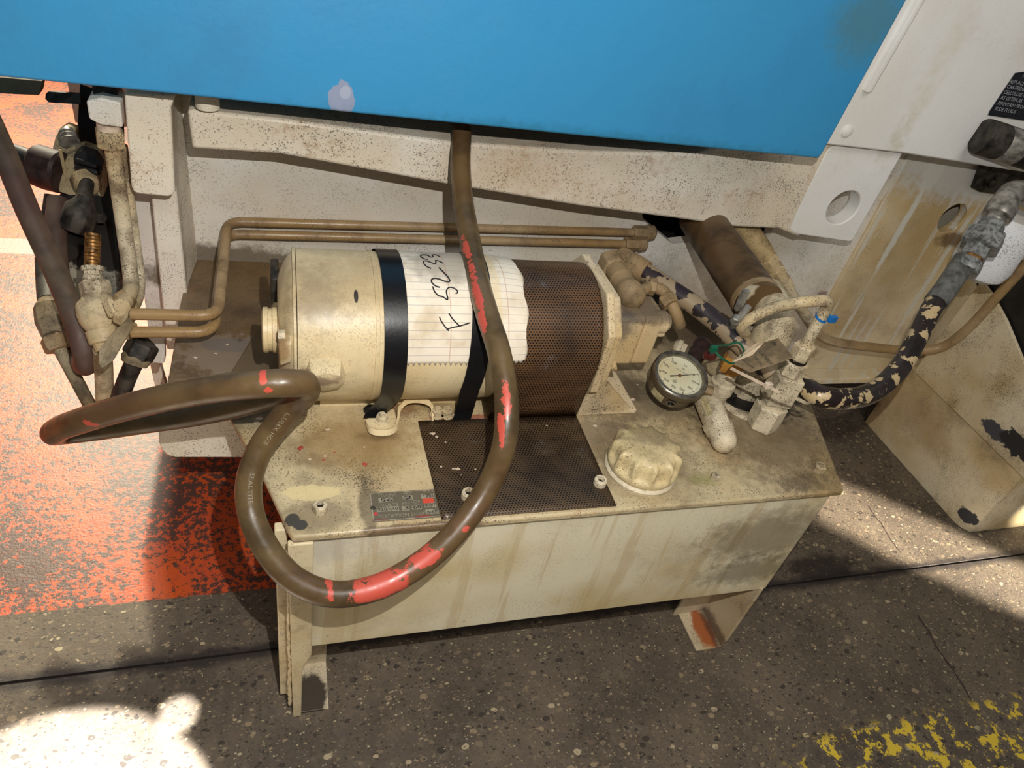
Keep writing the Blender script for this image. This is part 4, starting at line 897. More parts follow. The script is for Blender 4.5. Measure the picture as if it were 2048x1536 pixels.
# yellowed sticker and blow-out plug on the case side
def side(a, h, r): aa = math.radians(a); return gc - gn * h + (gx * math.cos(aa) + gy * math.sin(aa)) * r
pdir = Vector(RW @ np.array([-0.35, 0.93, 0.0])); pdir = (pdir - gn * pdir.dot(gn)).normalized(); ap = math.degrees(math.atan2(pdir.dot(gy), pdir.dot(gx)))
bm = new(); cpl = side(ap, 0.026, 0.0455); outd = (side(ap, 0, 1) - gc).normalized()
turned(bm, cpl, cpl + outd * 0.005, [(0, 0.0085), (1, 0.0085), (1, 0.0062), (0.2, 0.006)], n=32); obj('plug_ring', bm, m_bezel, gauge)
bm = new(); turned(bm, cpl, cpl + outd * 0.003, [(0, 0.0062), (1, 0.0062)], n=24); obj('plug', bm, m_black, gauge)
sgn = 1 if (side(ap + 30, 0, 1) - gc).dot(Vector(RW[:, 0])) < outd.dot(Vector(RW[:, 0])) else -1
bm = new(); A0 = [side(ap + sgn * (18 + 32 * t), 0.030 + 0.0, 0.0470) for t in [k / 10 for k in range(11)]]
ribbon(bm, A0, gn, 0.016, 0.0003); stk = obj('sticker', bm, m_label, gauge)
# gauge stem
bm = new(); s0 = gc - gn * 0.030; s1 = Z_(1425, 782, 0.575); tube(bm, [s0, s0.lerp(s1, 0.6), s1], 0.009, n=6); obj('stem', bm, m_fit_dark, gauge)

# =====================================================================
# RELIEF VALVE, TEE, GAUGE TUBE, RIGHT-HAND STACK
# =====================================================================
zr_ = ZT + 0.026
rv = thing('relief_valve', 'cream domed relief valve lying on the tank between cap and gauge', 'valve', Z_(1425, 830, ZT))
a0 = Z_(1396, 757, zr_ + 0.012); a1 = Z_(1434, 848, zr_); ax = (a1 - a0).normalized(); a2 = Z_(1467, 893, zr_)
a2 = a1 + ax * ((a2 - a1).length)
bm = new(); turned(bm, a0, a1, [(0, 0.020), (0.1, 0.023), (0.9, 0.0235), (1, 0.022)], n=36); obj('valve_body', bm, m_fit, rv)
bm = new(); hexn(bm, a1 - ax * 0.002, a1 + ax * 0.016, 0.0275, rot=0.3); obj('hex_collar', bm, m_fit, rv, smooth=False, bevel=0.0008)
bm = new(); b0 = a1 + ax * 0.016; Ld = 0.045
turned(bm, b0, b0 + ax * Ld, [(0, 0.0255), (0.1, 0.0235), (0.45, 0.0225)] + [(0.45 + 0.55 * math.sin(t), 0.0225 * math.cos(t) + 0.0001) for t in [j * PI / 20 for j in range(1, 11)]], n=36); obj('dome_cap', bm, m_fit, rv)
sidev = ax.cross(V(0, 0, 1)).normalized()
if sidev.x > 0: sidev = -sidev
upn = (sidev * 0.75 + V(0, 0, 1) * 0.66).normalized(); tdv = ax.cross(upn).normalized()
lc0 = a1 - ax * 0.052 + upn * 0.0238
bm = new(); ribbon(bm, [lc0, lc0 + ax * 0.046], tdv, 0.012, 0.0006); lab_ = obj('maker_plate', bm, m_label, rv, smooth=False)
text('lettering', 'LUNBECO', lc0 + ax * 0.003 - tdv * (-0.0035) + upn * 0.0009, ax, upn.cross(ax), 0.0085, m_fit_dark, rv, width=0.04)

tee = thing('gauge_tee', 'cream pipe tee with amber collar holding the small looped tube', 'fitting', Z_(1428, 800, ZT))
tx, ty = Z_(1430, 800, ZT).x, Z_(1430, 800, ZT).y
def up(px, py, x0, y0):
    """height above the floor of the point on the vertical line (x0,y0) seen at this pixel row"""
    best = None
    for i in range(400):
        z = 0.4 + i * 0.0015; c = RW.T @ (np.array([x0, y0, z]) - CAM); yy = 768 + FPX * c[1] / c[2]
        if best is None or abs(yy - py) < best[0]: best = (abs(yy - py), z)
    return best[1]
z1, z2, z3 = up(0, 778, tx, ty), up(0, 742, tx, ty), up(0, 706, tx, ty)
bm = new(); turned(bm, V(tx, ty, ZT), V(tx, ty, z1), [(0, 0.02), (0.5, 0.019), (1, 0.021)]); obj('riser', bm, m_fit, tee)
bm = new(); turned(bm, V(tx, ty, z1 - 0.004), V(tx, ty, z2), [(0, 0.0235), (0.45, 0.0235), (0.5, 0.018), (1, 0.017)]); obj('tee_body', bm, m_fit, tee)
bm = new(); turned(bm, V(tx, ty, z2), V(tx, ty, z3), [(0, 0.019), (0.1, 0.021), (0.75, 0.021), (1, 0.017)], n=8); obj('amber_collar', bm, m_yellowtag, tee)
bm = new(); turned(bm, V(tx, ty, z3 - 0.008), V(tx, ty, z3 + 0.008), [(0, 0.018), (0.4, 0.0195), (0.8, 0.019), (1, 0.012)]); obj('top_ring', bm, m_fit_dark, tee)

# right-hand vertical stack of fittings
stack = thing('pipe_fitting_stack', 'tall cream stack of hex fittings at the right rear of tank top', 'fitting', Z_(1522, 850, ZT))
sx, sy = ORG[stack].x, ORG[stack].y
zs = {k: up(0, k, sx, sy) for k in (862, 812, 795, 705, 690, 660, 640)}
def ys(py): return up(0, py, sx, sy)
bm = new(); hexn(bm, V(sx, sy, ZT), V(sx, sy, ys(808)), 0.030, rot=0.35, ch=0.05); obj('hex_base', bm, m_fit, stack, smooth=False, bevel=0.001)
bm = new(); turned(bm, V(sx, sy, ys(812)), V(sx, sy, ys(796)), [(0, 0.022), (1, 0.021)], n=32); obj('threaded_neck', bm, m_fit, stack)
zA, zB_ = ys(800), ys(748)
bm = new(); prism(bm, [V(sx, sy, zA) + V(math.cos(a), math.sin(a), 0) * 0.032 for a in [0.5 + j * PI / 2 for j in range(4)]], (0, 0, zB_ - zA)); obj('square_block', bm, m_fit, stack, smooth=False, bevel=0.002)
bm = new(); hexn(bm, V(sx, sy, zB_), V(sx, sy, ys(722)), 0.0225, rot=0.2); obj('middle_hex', bm, m_fit, stack, smooth=False)
bm = new(); hexn(bm, V(sx, sy, ys(718)), V(sx, sy, ys(688)), 0.0185, rot=0.5); obj('tube_nut', bm, m_fit, stack, smooth=False)
bm = new(); turned(bm, V(sx, sy, ys(724)), V(sx, sy, ys(716)), [(0, 0.0165), (1, 0.0165)]); obj('dark_ring', bm, m_black, stack)
# looped tube from tee to stack
zt_ = ys(618)
tpth = fillet([V(tx, ty, z3), V(tx + 0.002, ty, up(0, 672, tx, ty)), Y_(1478, 650, ty * 0.6 + sy * 0.4), Y_(1540, 616, ty * 0.45 + sy * 0.55), Y_(1600, 604, sy), V(sx, sy, up(0, 600, sx, sy)), V(sx, sy, up(0, 640, sx, sy)), V(sx, sy, ys(700))], 0.035, 8)
bm = new(); tube(bm, tpth, 0.0098, n=20); o = obj('gauge_line_tube', bm, m_fit); tag(o, 'speckled cream bent tube arching over the tank fittings', 'pipe')
# blue zip tie on it
bc = V(sx, sy, up(0, 634, sx, sy))
tie = thing('blue_zip_tie', 'bright blue cable tie round the bent cream tube', 'cable tie', bc)
bm = new(); ribbon(bm, [bc + V(math.cos(a) * 0.0105, math.sin(a) * 0.0105, 0.003 * math.sin(a)) for a in [j * PI / 12 for j in range(25)]], (0, 0, 1), 0.004, -0.0012); obj('strap', bm, m_bluetie, tie)
hb = bc + Vector(RW[:, 0]) * 0.015 + V(0, -0.006, 0); bm = new(); box(bm, hb - V(.007, .004, .006), hb + V(.007, .004, .006)); obj('lock_head', bm, m_bluetie, tie, smooth=False, bevel=0.001)
# cream nylon tie across the fittings
tie2 = thing('cream_zip_tie', 'cream painted cable tie cinched from the tag to the square fitting', 'cable tie', V(sx, sy, zA))
p0 = D_(1462, 736, 1.145); p1 = D_(1530, 770, 1.13); p2 = D_(1560, 785, 1.12); p3 = D_(1600, 800, 1.13); p4 = D_(1622, 806, 1.17)
bm = new(); ribbon(bm, smooth_path([p0, p1, p2], 6), (0.1, -0.2, 0.95), 0.0055, 0.001); obj('strap', bm, m_chip, tie2)
bm = new(); ribbon(bm, smooth_path([p2, p3, D_(1612, 806, 1.14), p4], 6), (0.1, -0.2, 0.95), 0.0055, 0.001); obj('strap', bm, m_fit, tie2)
bm = new(); h_ = D_(1537, 771, 1.12); box(bm, h_ - V(.006, .004, .005), h_ + V(.006, .004, .005)); obj('lock_head', bm, m_chip, tie2, smooth=False, bevel=0.001)
# tag with green tie
tg = thing('inspection_tag', 'bent greyish card tag with faded print hanging off the tee', 'tag', D_(1470, 735, 1.14))
q0, q1, q2, q3, q4, q5 = D_(1463, 727, 1.135), D_(1501, 745, 1.115), D_(1586, 716, 1.12), D_(1557, 677, 1.16), D_(1528, 686, 1.17), D_(1505, 711, 1.15)
bm = new(); prism(bm, [q0, q1, q2, q3, q4, q5], (0, 0.0008, 0.0005)); obj('card', bm, m_tagcard, tg, smooth=False)
bm = new(); prism(bm, [q0, q5, q4, D_(1515, 684, 1.19), D_(1500, 702, 1.18), D_(1467, 721, 1.15)], (0, 0.0006, 0.0006)); obj('folded_edge', bm, m_tagedge, tg, smooth=False)
tu = (q1 - q0).normalized(); tw = (q2 - q1); tw = (tw - tu * tw.dot(tu)).normalized(); tn = tu.cross(tw); 
if tn.dot(camv - q0) < 0: tn = -tn
def tpnt(px, py): 
    r = Vector(ray(px, py)); t = (q1 - camv).dot(tn) / r.dot(tn); return camv + r * t + tn * 0.0015
m_tagink = plain('faded_tag_ink', (60, 54, 44), 0.7)
for s_, (px, py), (qx, qy), sz in (('DO NOT REMOVE', (1514, 702), (1540, 731), 0.008), ('THIS TAG', (1506, 714), (1522, 733), 0.006), ('EXAMINED', (1485, 722), (1505, 738), 0.004), ('5', (1542, 686), (1549, 692), 0.008)):
    a, b = tpnt(px, py), tpnt(qx, qy); dx_ = (b - a).normalized(); dy_ = tn.cross(dx_); text('lettering', s_, a, dx_, dy_, sz, m_tagink, tg, width=(b - a).length)
gt = thing('green_zip_tie', 'green cable tie looped through the card tag and tee', 'cable tie', D_(1430, 700, 1.14))
bm = new(); tube(bm, smooth_path([D_(1427, 697, 1.125), D_(1437, 711, 1.12), D_(1452, 722, 1.125), D_(1464, 727, 1.132), D_(1484, 712, 1.16), D_(1487, 698, 1.18), D_(1476, 685, 1.19), D_(1455, 690, 1.18), D_(1435, 692, 1.15), D_(1425, 695, 1.13)], 6), 0.0018, n=8); obj('strap', bm, m_green, gt)
bm = new(); c = D_(1427, 698, 1.12); box(bm, c - V(.006, .004, .006), c + V(.006, .004, .006)); obj('lock_head', bm, m_green, gt, smooth=False, bevel=0.0015)
bm = new(); c = D_(1420, 700, 1.15); turned(bm, c - V(0.008, 0, 0.012), c + V(0.012, -0.006, -0.006), [(0, 0.004), (0.4, 0.010), (0.8, 0.009), (1, 0.004)], n=10); o = obj('red_seal', bm, plain('dark_red_wax', (76, 24, 18), 0.4)); tag(o, 'small dark red seal blob beside the green tie head', 'seal')
# dark rubber stub and its stop near the pump
bm = new(); s0 = Z_(1408, 690, 0.60); s1 = Z_(1378, 732, 0.60)
turned(bm, s0 - V(0, 0, 0.0), s1, [(0, 0.017), (0.06, 0.020), (0.07, 0.016), (1, 0.016)], n=24); o = obj('rubber_stub', bm, m_redtube); tag(o, 'short maroon rubber pipe stub just behind the gauge', 'pipe')
bm = new(); s0 = Z_(1348, 690, 0.53); s1 = Z_(1372, 700, 0.53); turned(bm, s0, s1, [(0, 0.010), (0.3, 0.017), (0.6, 0.017), (0.65, 0.012), (1, 0.012)], n=8); o = obj('small_elbow', bm, m_fit); tag(o, 'little cream elbow fitting between pump and gauge', 'fitting')

# large return pipe: vertical oval pipe, elbow, clamp and brown hose going back to the machine
rp_ = thing('return_pipe', 'fat cream return elbow pipe rising from a greasy flange on tank', 'pipe', Z_(1488, 800, ZT))
c0 = Z_(1487, 792, ZT); cx_, cy_ = c0.x, c0.y + 0.006
bm = new(); turned(bm, V(cx_, cy_, ZT), V(cx_, cy_, ZT + 0.012), [(0, 0.062), (0.8, 0.062), (1, 0.055)], n=40); obj('flange', bm, m_black, rp_)
bm = new(); turned(bm, V(cx_ - 0.01, cy_ - 0.03, ZT), V(cx_ - 0.01, cy_ - 0.03, ZT + 0.006), [(0, 0.05), (1, 0.048)], n=40); obj('flange_edge', bm, m_fit, rp_)
for dx_, dy_ in ((-0.040, -0.022), (0.042, -0.03), (0.0, -0.052)):
    bm = new(); c = V(cx_ + dx_, cy_ + dy_, ZT + 0.012); hexn(bm, c, c + V(0, 0, 0.007), 0.008); obj('flange_bolt', bm, m_black, rp_, smooth=False)
zt2 = up(0, 655, cx_, cy_)
e1 = Y_(1530, 590, cy_ + 0.10)
pp = fillet([V(cx_, cy_, ZT + 0.010), V(cx_, cy_, zt2 + 0.012), V(e1.x, e1.y, e1.z)], 0.05, 10)
bm = new(); tube(bm, pp, 0.036, n=40); obj('elbow_pipe', bm, m_fit, rp_)
h0 = V(cx_ - 0.002, cy_ + 0.035, zt2 + 0.0); h0 = Y_(1520, 612, cy_ + 0.05); h1 = Y_(1402, 440, 0.66)
bm = new(); hd = (h1 - h0).normalized()
tube(bm, [h0 + (h1 - h0) * t for t in (0, .1, .25, .5, .75, 1, 1.04)], 0.046, n=40)
m_rhose = paint('oily_brown_hose', (98, 76, 50), grime=(48, 36, 26), g=0.9, speck=0.8, rust=0.5, rough=0.42, gs=14, stains=[(Y_(1490, 578, 0.32), (0.022, 0.03, 0.02), (200, 188, 160), 0.85, 1.2, 0.2)])
o = obj('return_hose', bm, m_rhose); tag(o, 'wide oily brown return hose slanting up under the cream beam', 'hose')
clamp = thing('hose_clamp', 'steel worm drive clamp round the wide oily brown hose', 'clamp', h0)
bm = new(); kk = h0 + hd * 0.012; turned(bm, kk, kk + hd * 0.014, [(0, 0.0475), (1, 0.0475)], n=48); obj('band', bm, m_fit_dark, clamp)
bm = new(); c = D_(1487, 625, 1.17); turned(bm, c + V(-.004, 0, -.014), c + V(.004, 0, .014), [(0, 0.006), (1, 0.006)], n=8)
box(bm, D_(1484, 600, 1.18) - V(.006, .004, .02), D_(1484, 600, 1.18) + V(.006, .004, .02)); obj('worm_housing', bm, m_steel, clamp, smooth=False, bevel=0.001)
bm = new(); c = D_(1473, 634, 1.17); hexn(bm, c, c + V(-0.008, -0.010, -0.004), 0.008); obj('screw', bm, m_steel, clamp, smooth=False)

# ribbed pipe behind it
rb0, rb1 = Y_(1486, 448, 0.66), Y_(1604, 620, 0.60)
rb = thing('stepped_drain_pipe', 'stepped cream pipe with three collars beside the wide brown hose', 'pipe', rb1)
bm = new(); turned(bm, rb0, rb1, [(-0.1, 0.026), (0.33, 0.026), (0.33, 0.021), (0.72, 0.019), (0.8, 0.014), (1.25, 0.013)], n=28); obj('pipe_body', bm, m_fit, rb)
for t in (0.36, 0.49, 0.64):
    bm = new(); a = rb0.lerp(rb1, t); b = rb0.lerp(rb1, t + 0.07); hexn(bm, a, b, 0.027 - 0.004 * (t - .36) / .28); obj('collar', bm, m_fit, rb, smooth=False)
# long tube to the right
bm = new(); tube(bm, fillet([Y_(1590, 600, 0.62), Y_(1640, 678, 0.60), Y_(1700, 690, 0.60), Y_(1825, 703, 0.60), X_(1885, 697, 1.755), X_(1935, 660, 1.75), X_(2015, 570, 1.75), X_(2080, 500, 1.75)], 0.07, 8), 0.0125, n=20)
o = obj('drain_tube', bm, m_pipe); tag(o, 'long thin beige tube running right along the machine wall', 'pipe')

# black flaking hose
fh = thing('hydraulic_hose', 'black hydraulic hose with flaking cream paint curving up to the union', 'hose', V(1.1, 0.3, 0.4))
hz0 = ys(778)
hpth = [V(sx + 0.015, sy + 0.012, hz0), V(sx + 0.045, sy + 0.035, hz0 - 0.006), D_(1640, 792, 1.25), D_(1700, 797, 1.28), D_(1752, 780, 1.33), D_(1800, 735, 1.37), D_(1836, 672, 1.40), D_(1866, 612, 1.42), D_(1890, 580, 1.43), D_(1930, 520, 1.45)]
fp = smooth_path(hpth, 10); m_flake = hose_mat('flaking_hose', (44, 36, 34), rough=0.28, chips=((196, 172, 130), 42, 0.535))
cut = int(len(fp) * 0.80)
bm = new(); tube(bm, fp[:cut + 1], 0.0198, n=28); obj('painted_length', bm, m_flake, fh)
bm = new(); tube(bm, fp[cut:], 0.0225, n=28); obj('grey_sleeve', bm, m_greyhose, fh, label='bare grey hose sleeve')
# unions and elbow
un = thing('hose_union', 'galvanised hex union and elbow on the end of the black hose', 'fitting', D_(1950, 500, 1.45))
d0, d1 = D_(1930, 540, 1.44), D_(2010, 405, 1.46); L_ = (d1 - d0).length
def seg3(a, b, r, n, nm, mat_, rot=0.0):
    bm = new(); A_, B_ = d0.lerp(d1, a), d0.lerp(d1, b)
    if n == 6: hexn(bm, A_, B_, r, rot, 0.08)
    else: turned(bm, A_, B_, [(0, r * .95), (0.2, r), (0.8, r), (1, r * .95)], n=n)
    obj(nm, bm, mat_, un, smooth=(n != 6), bevel=0.001 if n == 6 else 0)
seg3(-0.02, 0.12, 0.026, 28, 'ferrule', m_galv); seg3(0.10, 0.17, 0.022, 24, 'neck', m_brass); seg3(0.17, 0.34, 0.026, 6, 'small_hex', m_galv, .3)
seg3(0.32, 0.54, 0.040, 6, 'union_nut', m_galv, .3); seg3(0.54, 0.70, 0.026, 6, 'upper_hex', m_galv, .1); seg3(0.70, 0.78, 0.020, 20, 'nipple', m_steel); seg3(0.78, 0.98, 0.029, 28, 'elbow_band', m_steel)
e0 = d0.lerp(d1, 0.95); bm = new(); tube(bm, fillet([e0, d0.lerp(d1, 1.15), D_(2055, 385, 1.50), D_(2100, 420, 1.52)], 0.05), 0.025, n=28); obj('elbow', bm, m_steel, un)
# black cylinder, bracket, bowl
cy = thing('air_cylinder', 'black cylinder with a bright metal band above the bracket', 'cylinder', D_(2000, 290, 1.50))
g0, g1 = D_(1962, 272, 1.50), D_(2120, 322, 1.52)
for a, b, r, mt, nm in ((0, 0.25, 0.037, m_darksteel, 'end_cap'), (0.25, 0.47, 0.0365, m_steel, 'metal_band'), (0.47, 1.0, 0.0375, m_rubber, 'barrel')):
    bm = new(); turned(bm, g0.lerp(g1, a), g0.lerp(g1, b), [(0, r * .97), (0.1, r), (0.9, r), (1, r * .97)], n=36); obj(nm, bm, mt, cy)
br = thing('mounting_bracket', 'dark steel bracket plate with bolts under the black cylinder', 'bracket', Y_(2000, 370, 0.69))
bm = new(); yb_ = 0.69; prism(bm, [Y_(1965, 322, yb_), Y_(1945, 376, yb_), Y_(1960, 384, yb_), Y_(2015, 391, yb_), Y_(2080, 400, yb_), Y_(2090, 330, yb_)], (0, 0.008, 0)); obj('plate', bm, m_darksteel, br, smooth=False, bevel=0.001)
for px, py in ((1981, 366), (2026, 368), (1966, 333)):
    bm = new(); c = Y_(px, py, yb_); hexn(bm, c, c + V(0, -0.010, 0), 0.012); obj('bolt', bm, m_steel if px > 2000 else m_darksteel, br, smooth=False)
bw = D_(2030, 430, 1.53); 
bm = new(); turned(bm, bw, bw + V(0, 0, -0.16), [(0, 0.055), (0.2, 0.062), (0.75, 0.064), (0.88, 0.058), (0.96, 0.04), (1, 0.01)], n=48); o = obj('filter_bowl', bm, m_bowl); tag(o, 'white speckled filter bowl behind the galvanised union', 'filter')

# pump suction elbows and hose behind pump
el = thing('pump_elbow', 'grimy cream elbow and nipple on top of the gear pump', 'fitting', Z_(1262, 600, 0.70))
k0, k1 = Z_(1217, 518, 0.712), Z_(1272, 604, 0.712)
bm = new(); hexn(bm, k0, k0.lerp(k1, 0.28), 0.024, 0.4); obj('hex_end', bm, m_fit_dark, el, smooth=False, bevel=0.002)
bm = new(); turned(bm, k0.lerp(k1, 0.26), k1, [(0, 0.019), (0.3, 0.019), (0.32, 0.0215), (0.38, 0.019), (0.62, 0.0195), (0.66, 0.023), (0.85, 0.0235), (0.93, 0.020), (0.98, 0.012), (1, 0.002)], n=28); obj('nipple', bm, m_fit_dark, el)
bm = new(); j0 = k0.lerp(k1, 0.86); tube(bm, fillet([j0, Z_(1300, 572, 0.712), Z_(1328, 580, 0.712), Z_(1352, 625, 0.690), Z_(1360, 650, 0.66)], 0.02, 6), 0.0105, n=16); obj('bypass_tube', bm, m_fit_dark, el)
for a, b in ((Z_(1296, 571, .712), Z_(1312, 575, .712)), (Z_(1330, 592, 0.706), Z_(1342, 610, 0.70))):
    bm = new(); hexn(bm, a, b, 0.0155); obj('tube_nut', bm, m_fit_dark, el, smooth=False)
sh = thing('suction_hose', 'black hose with cream overspray slanting down behind the pump', 'hose', Y_(1400, 620, 0.45))
sp_ = [D_(1236, 515, 1.36), D_(1262, 528, 1.35), D_(1300, 552, 1.33), D_(1350, 585, 1.31), D_(1405, 622, 1.29), D_(1450, 660, 1.27), D_(1500, 705, 1.25), D_(1540, 745, 1.25)]
spp = smooth_path(sp_, 8); m_sflake = hose_mat('overspray_hose', (52, 48, 46), rough=0.4, chips=((150, 130, 102), 30, 0.48))
bm = new(); tube(bm, spp, 0.0185, n=24); obj('hose_body', bm, m_sflake, sh)
bm = new(); turned(bm, D_(1232, 512, 1.36), D_(1292, 545, 1.335), [(0, 0.017), (0.1, 0.0235), (0.35, 0.0235), (0.4, 0.020), (0.5, 0.024), (1, 0.022)], n=14); obj('crimp', bm, m_fit_dark, sh)

# =====================================================================
# TWIN TUBES ALONG THE WALL
# =====================================================================
zz1 = 0.607
def wallpipe(label, y_w, top_l, top_r, bl, end, z_l):
    A = Y_(*top_r, y_w); B = Y_(*top_l, y_w)
    Cc = Z_(*bl, z_l); E_ = Z_(*end, z_l)
    bm = new(); tube(bm, fillet([A, V(B.x, y_w, B.z), V(Cc.x, Cc.y, z_l), E_], 0.032, 8), 0.0092, n=20)
    t = thing('wall_tube', label, 'pipe', A, 'twin tubes along the machine wall'); obj('tube', bm, m_pipe, t)
    bm = new(); hexn(bm, A + V(-0.012, 0, 0), A + V(0.022, 0, 0), 0.0165); turned(bm, A + V(0.02, 0, 0), A + V(0.045, 0, 0.004), [(0, 0.012), (0.2, 0.0185), (0.8, 0.017), (1, 0.01)], n=14); obj('end_fitting', bm, m_fit_dark, t, smooth=False)
    return t
wallpipe('upper beige tube running along the machine wall above the motor', 0.70, (455, 443), (1275, 465), (436, 632), (262, 628), 0.600)
wallpipe('lower beige tube running along the machine wall above the motor', 0.70, (450, 468), (1258, 488), (428, 664), (262, 664), 0.565)

# =====================================================================
# LEFT-HAND PIPEWORK
# =====================================================================
def vt(px0, py0, px1, py1, y): return Y_(px0, py0, y), Y_(px1, py1, y)
mf = thing('pipe_manifold', 'cream manifold block with hex nut under the blue panel left end', 'fitting', Y_(215, 250, 0.56))
bm = new(); yq = 0.56; prism(bm, [Y_(172, 202, yq), Y_(178, 238, yq), Y_(200, 250, yq), Y_(246, 256, yq), Y_(241, 205, yq), Y_(200, 196, yq)], (0, 0.05, 0)); obj('block', bm, m_wall, mf, smooth=False, bevel=0.003)
bm = new(); hexn(bm, Y_(219, 258, 0.58), Y_(222, 294, 0.58), 0.022, .3); obj('hex_nut', bm, m_fit, mf, smooth=False, bevel=0.001)
bm = new(); box(bm, Y_(182, 160, .585), Y_(240, 200, .60) + V(0, 0.03, 0)); obj('neck_block', bm, m_darksteel, mf, smooth=False)
bm = new(); turned(bm, Y_(217, 246, 0.58), Y_(219, 262, 0.58), [(0, 0.017), (1, 0.017)]); obj('collar', bm, m_chip, mf)
for lab, xs, y, r in (('thicker cream vertical tube dropping from the hex nut at left', (224, 285, 250, 470, 262, 560, 258, 590), 0.58, 0.0125), ('cream vertical tube just right of the thicker one at left', (241, 290, 266, 470, 277, 560, 272, 600), 0.60, 0.0105)):
    A, B, Cc, Dd = Y_(xs[0], xs[1], y), Y_(xs[2], xs[3], y - 0.02), Y_(xs[4], xs[5], y - 0.06), Y_(xs[6], xs[7], y - 0.12)
    bm = new(); tube(bm, smooth_path([A, A.lerp(B, .5), B, Cc, Dd, Y_(xs[6] - 14, xs[7] + 22, y - 0.16)], 8), r, n=20); o = obj('feed_tube', bm, m_fit); tag(o, lab, 'pipe')
# bleed valve assembly
bv = thing('shutoff_valve', 'cream cast shutoff valve with brass stem and flat lever at left', 'valve', D_(200, 640, 1.16))
def dd(px, py, d=1.16): return D_(px, py, d)
bm = new(); turned(bm, dd(186, 468), dd(184, 535), [(0, 0.0115), (1, 0.0115)], n=20); stem = obj('brass_stem', bm, m_brass, bv, label='threaded brass stem')
bm = new()
for k in range(9): a = dd(186, 468).lerp(dd(184, 535), 0.06 + k * 0.1); b = dd(186, 468).lerp(dd(184, 535), 0.11 + k * 0.1); turned(bm, a, b, [(0, 0.0105), (0.5, 0.0130), (1, 0.0105)], n=20)
obj('thread', bm, m_brass, stem)
bm = new(); turned(bm, dd(184, 533), dd(186, 562), [(0, 0.0165), (0.3, 0.0165), (0.35, 0.0135), (0.6, 0.0135), (0.65, 0.015), (1, 0.015)], n=10); obj('gland', bm, m_fit, bv)
bm = new(); hexn(bm, dd(188, 562), dd(194, 592), 0.024, .2); obj('bonnet', bm, m_fit, bv, smooth=False, bevel=0.001)
bm = new(); turned(bm, dd(190, 588), dd(208, 668), [(0, 0.018), (0.15, 0.026), (0.45, 0.034), (0.7, 0.031), (0.9, 0.024), (1, 0.02)], n=28); turned(bm, dd(160, 612), dd(230, 640), [(0, 0.012), (0.1, 0.018), (0.5, 0.022), (1, 0.02)], n=20)
obj('valve_body', bm, m_fit, bv)
bm = new(); turned(bm, dd(204, 662), dd(213, 702), [(0, 0.025), (0.6, 0.023), (0.65, 0.018), (1, 0.017)], n=24); obj('lower_neck', bm, m_fit, bv)
for i, (a, b, r) in enumerate((((222, 600), (236, 632), 0.014), ((236, 590), (262, 612), 0.014), ((236, 628), (262, 640), 0.016), ((246, 656), (266, 664), 0.016))):
    bm = new(); hexn(bm, dd(*a, 1.13), dd(*b, 1.13), r, .2 * i); obj('port_nut', bm, m_fit if i != 1 else m_fit_dark, bv, smooth=False, bevel=0.001)
bm = new(); prism(bm, [dd(258, 634, 1.08), dd(262, 660, 1.08), dd(222, 726, 1.06), dd(203, 738, 1.06), dd(197, 728, 1.06), dd(197, 700, 1.06), dd(226, 664, 1.07)], (0.003, 0.007, 0)); obj('lever', bm, m_dim_fit, bv, smooth=False, bevel=0.0015)
# tubes below
bm = new(); tube(bm, smooth_path([dd(205, 700), dd(208, 750, 1.2), dd(210, 830, 1.28)], 8), 0.0145, n=18); o = obj('outlet_tube', bm, m_fit); tag(o, 'cream tube dropping straight down below the shutoff valve', 'pipe')
ne = thing('elbow_fitting', 'dark grimy elbow with cream nut left of the hanging hose', 'fitting', dd(110, 640, 1.22))
bm = new(); turned(bm, dd(98, 600, 1.24), dd(110, 672, 1.22), [(0, 0.017), (0.2, 0.026), (0.6, 0.027), (1, 0.02)], n=9); obj('body', bm, m_dim_fit, ne, smooth=False, bevel=0.001)
bm = new(); hexn(bm, dd(108, 672, 1.22), dd(120, 700, 1.22), 0.024, .4); obj('hex_nut', bm, m_fit_dark, ne, smooth=False, bevel=0.001)
bm = new(); tube(bm, smooth_path([dd(92, 520, 1.30), dd(94, 560, 1.28), dd(98, 605, 1.24)], 6), 0.018, n=16); obj('hose_end', bm, m_darksteel, ne)
bm = new(); tube(bm, smooth_path([dd(118, 695, 1.22), dd(150, 755, 1.24), dd(190, 830, 1.28)], 8), 0.011, n=16); o = obj('slanting_tube', bm, m_dim_fit); tag(o, 'thin dusty tube slanting from the grimy elbow behind the hose', 'pipe')
nh = thing('nut_and_hose', 'dull grey hose with big hex nut behind the conduit loop', 'hose', dd(270, 720, 1.15))
bm = new(); hexn(bm, dd(290, 684, 1.16), dd(273, 715, 1.16), 0.025, .3); obj('hex_nut', bm, m_darksteel, nh, smooth=False, bevel=0.001)
bm = new(); turned(bm, dd(276, 708, 1.16), dd(268, 728, 1.16), [(0, 0.021), (0.5, 0.023), (1, 0.02)], n=20); obj('ferrule', bm, m_dim_fit, nh)
bm = new(); tube(bm, smooth_path([dd(272, 718, 1.16), dd(255, 755, 1.18), dd(235, 810, 1.22)], 8), 0.0145, n=18); obj('hose_body', bm, m_darksteel, nh)
bm = new(); tube(bm, [dd(262, 662, 1.16), dd(300, 700, 1.18)], 0.012, n=12); obj('link', bm, m_darksteel, nh)
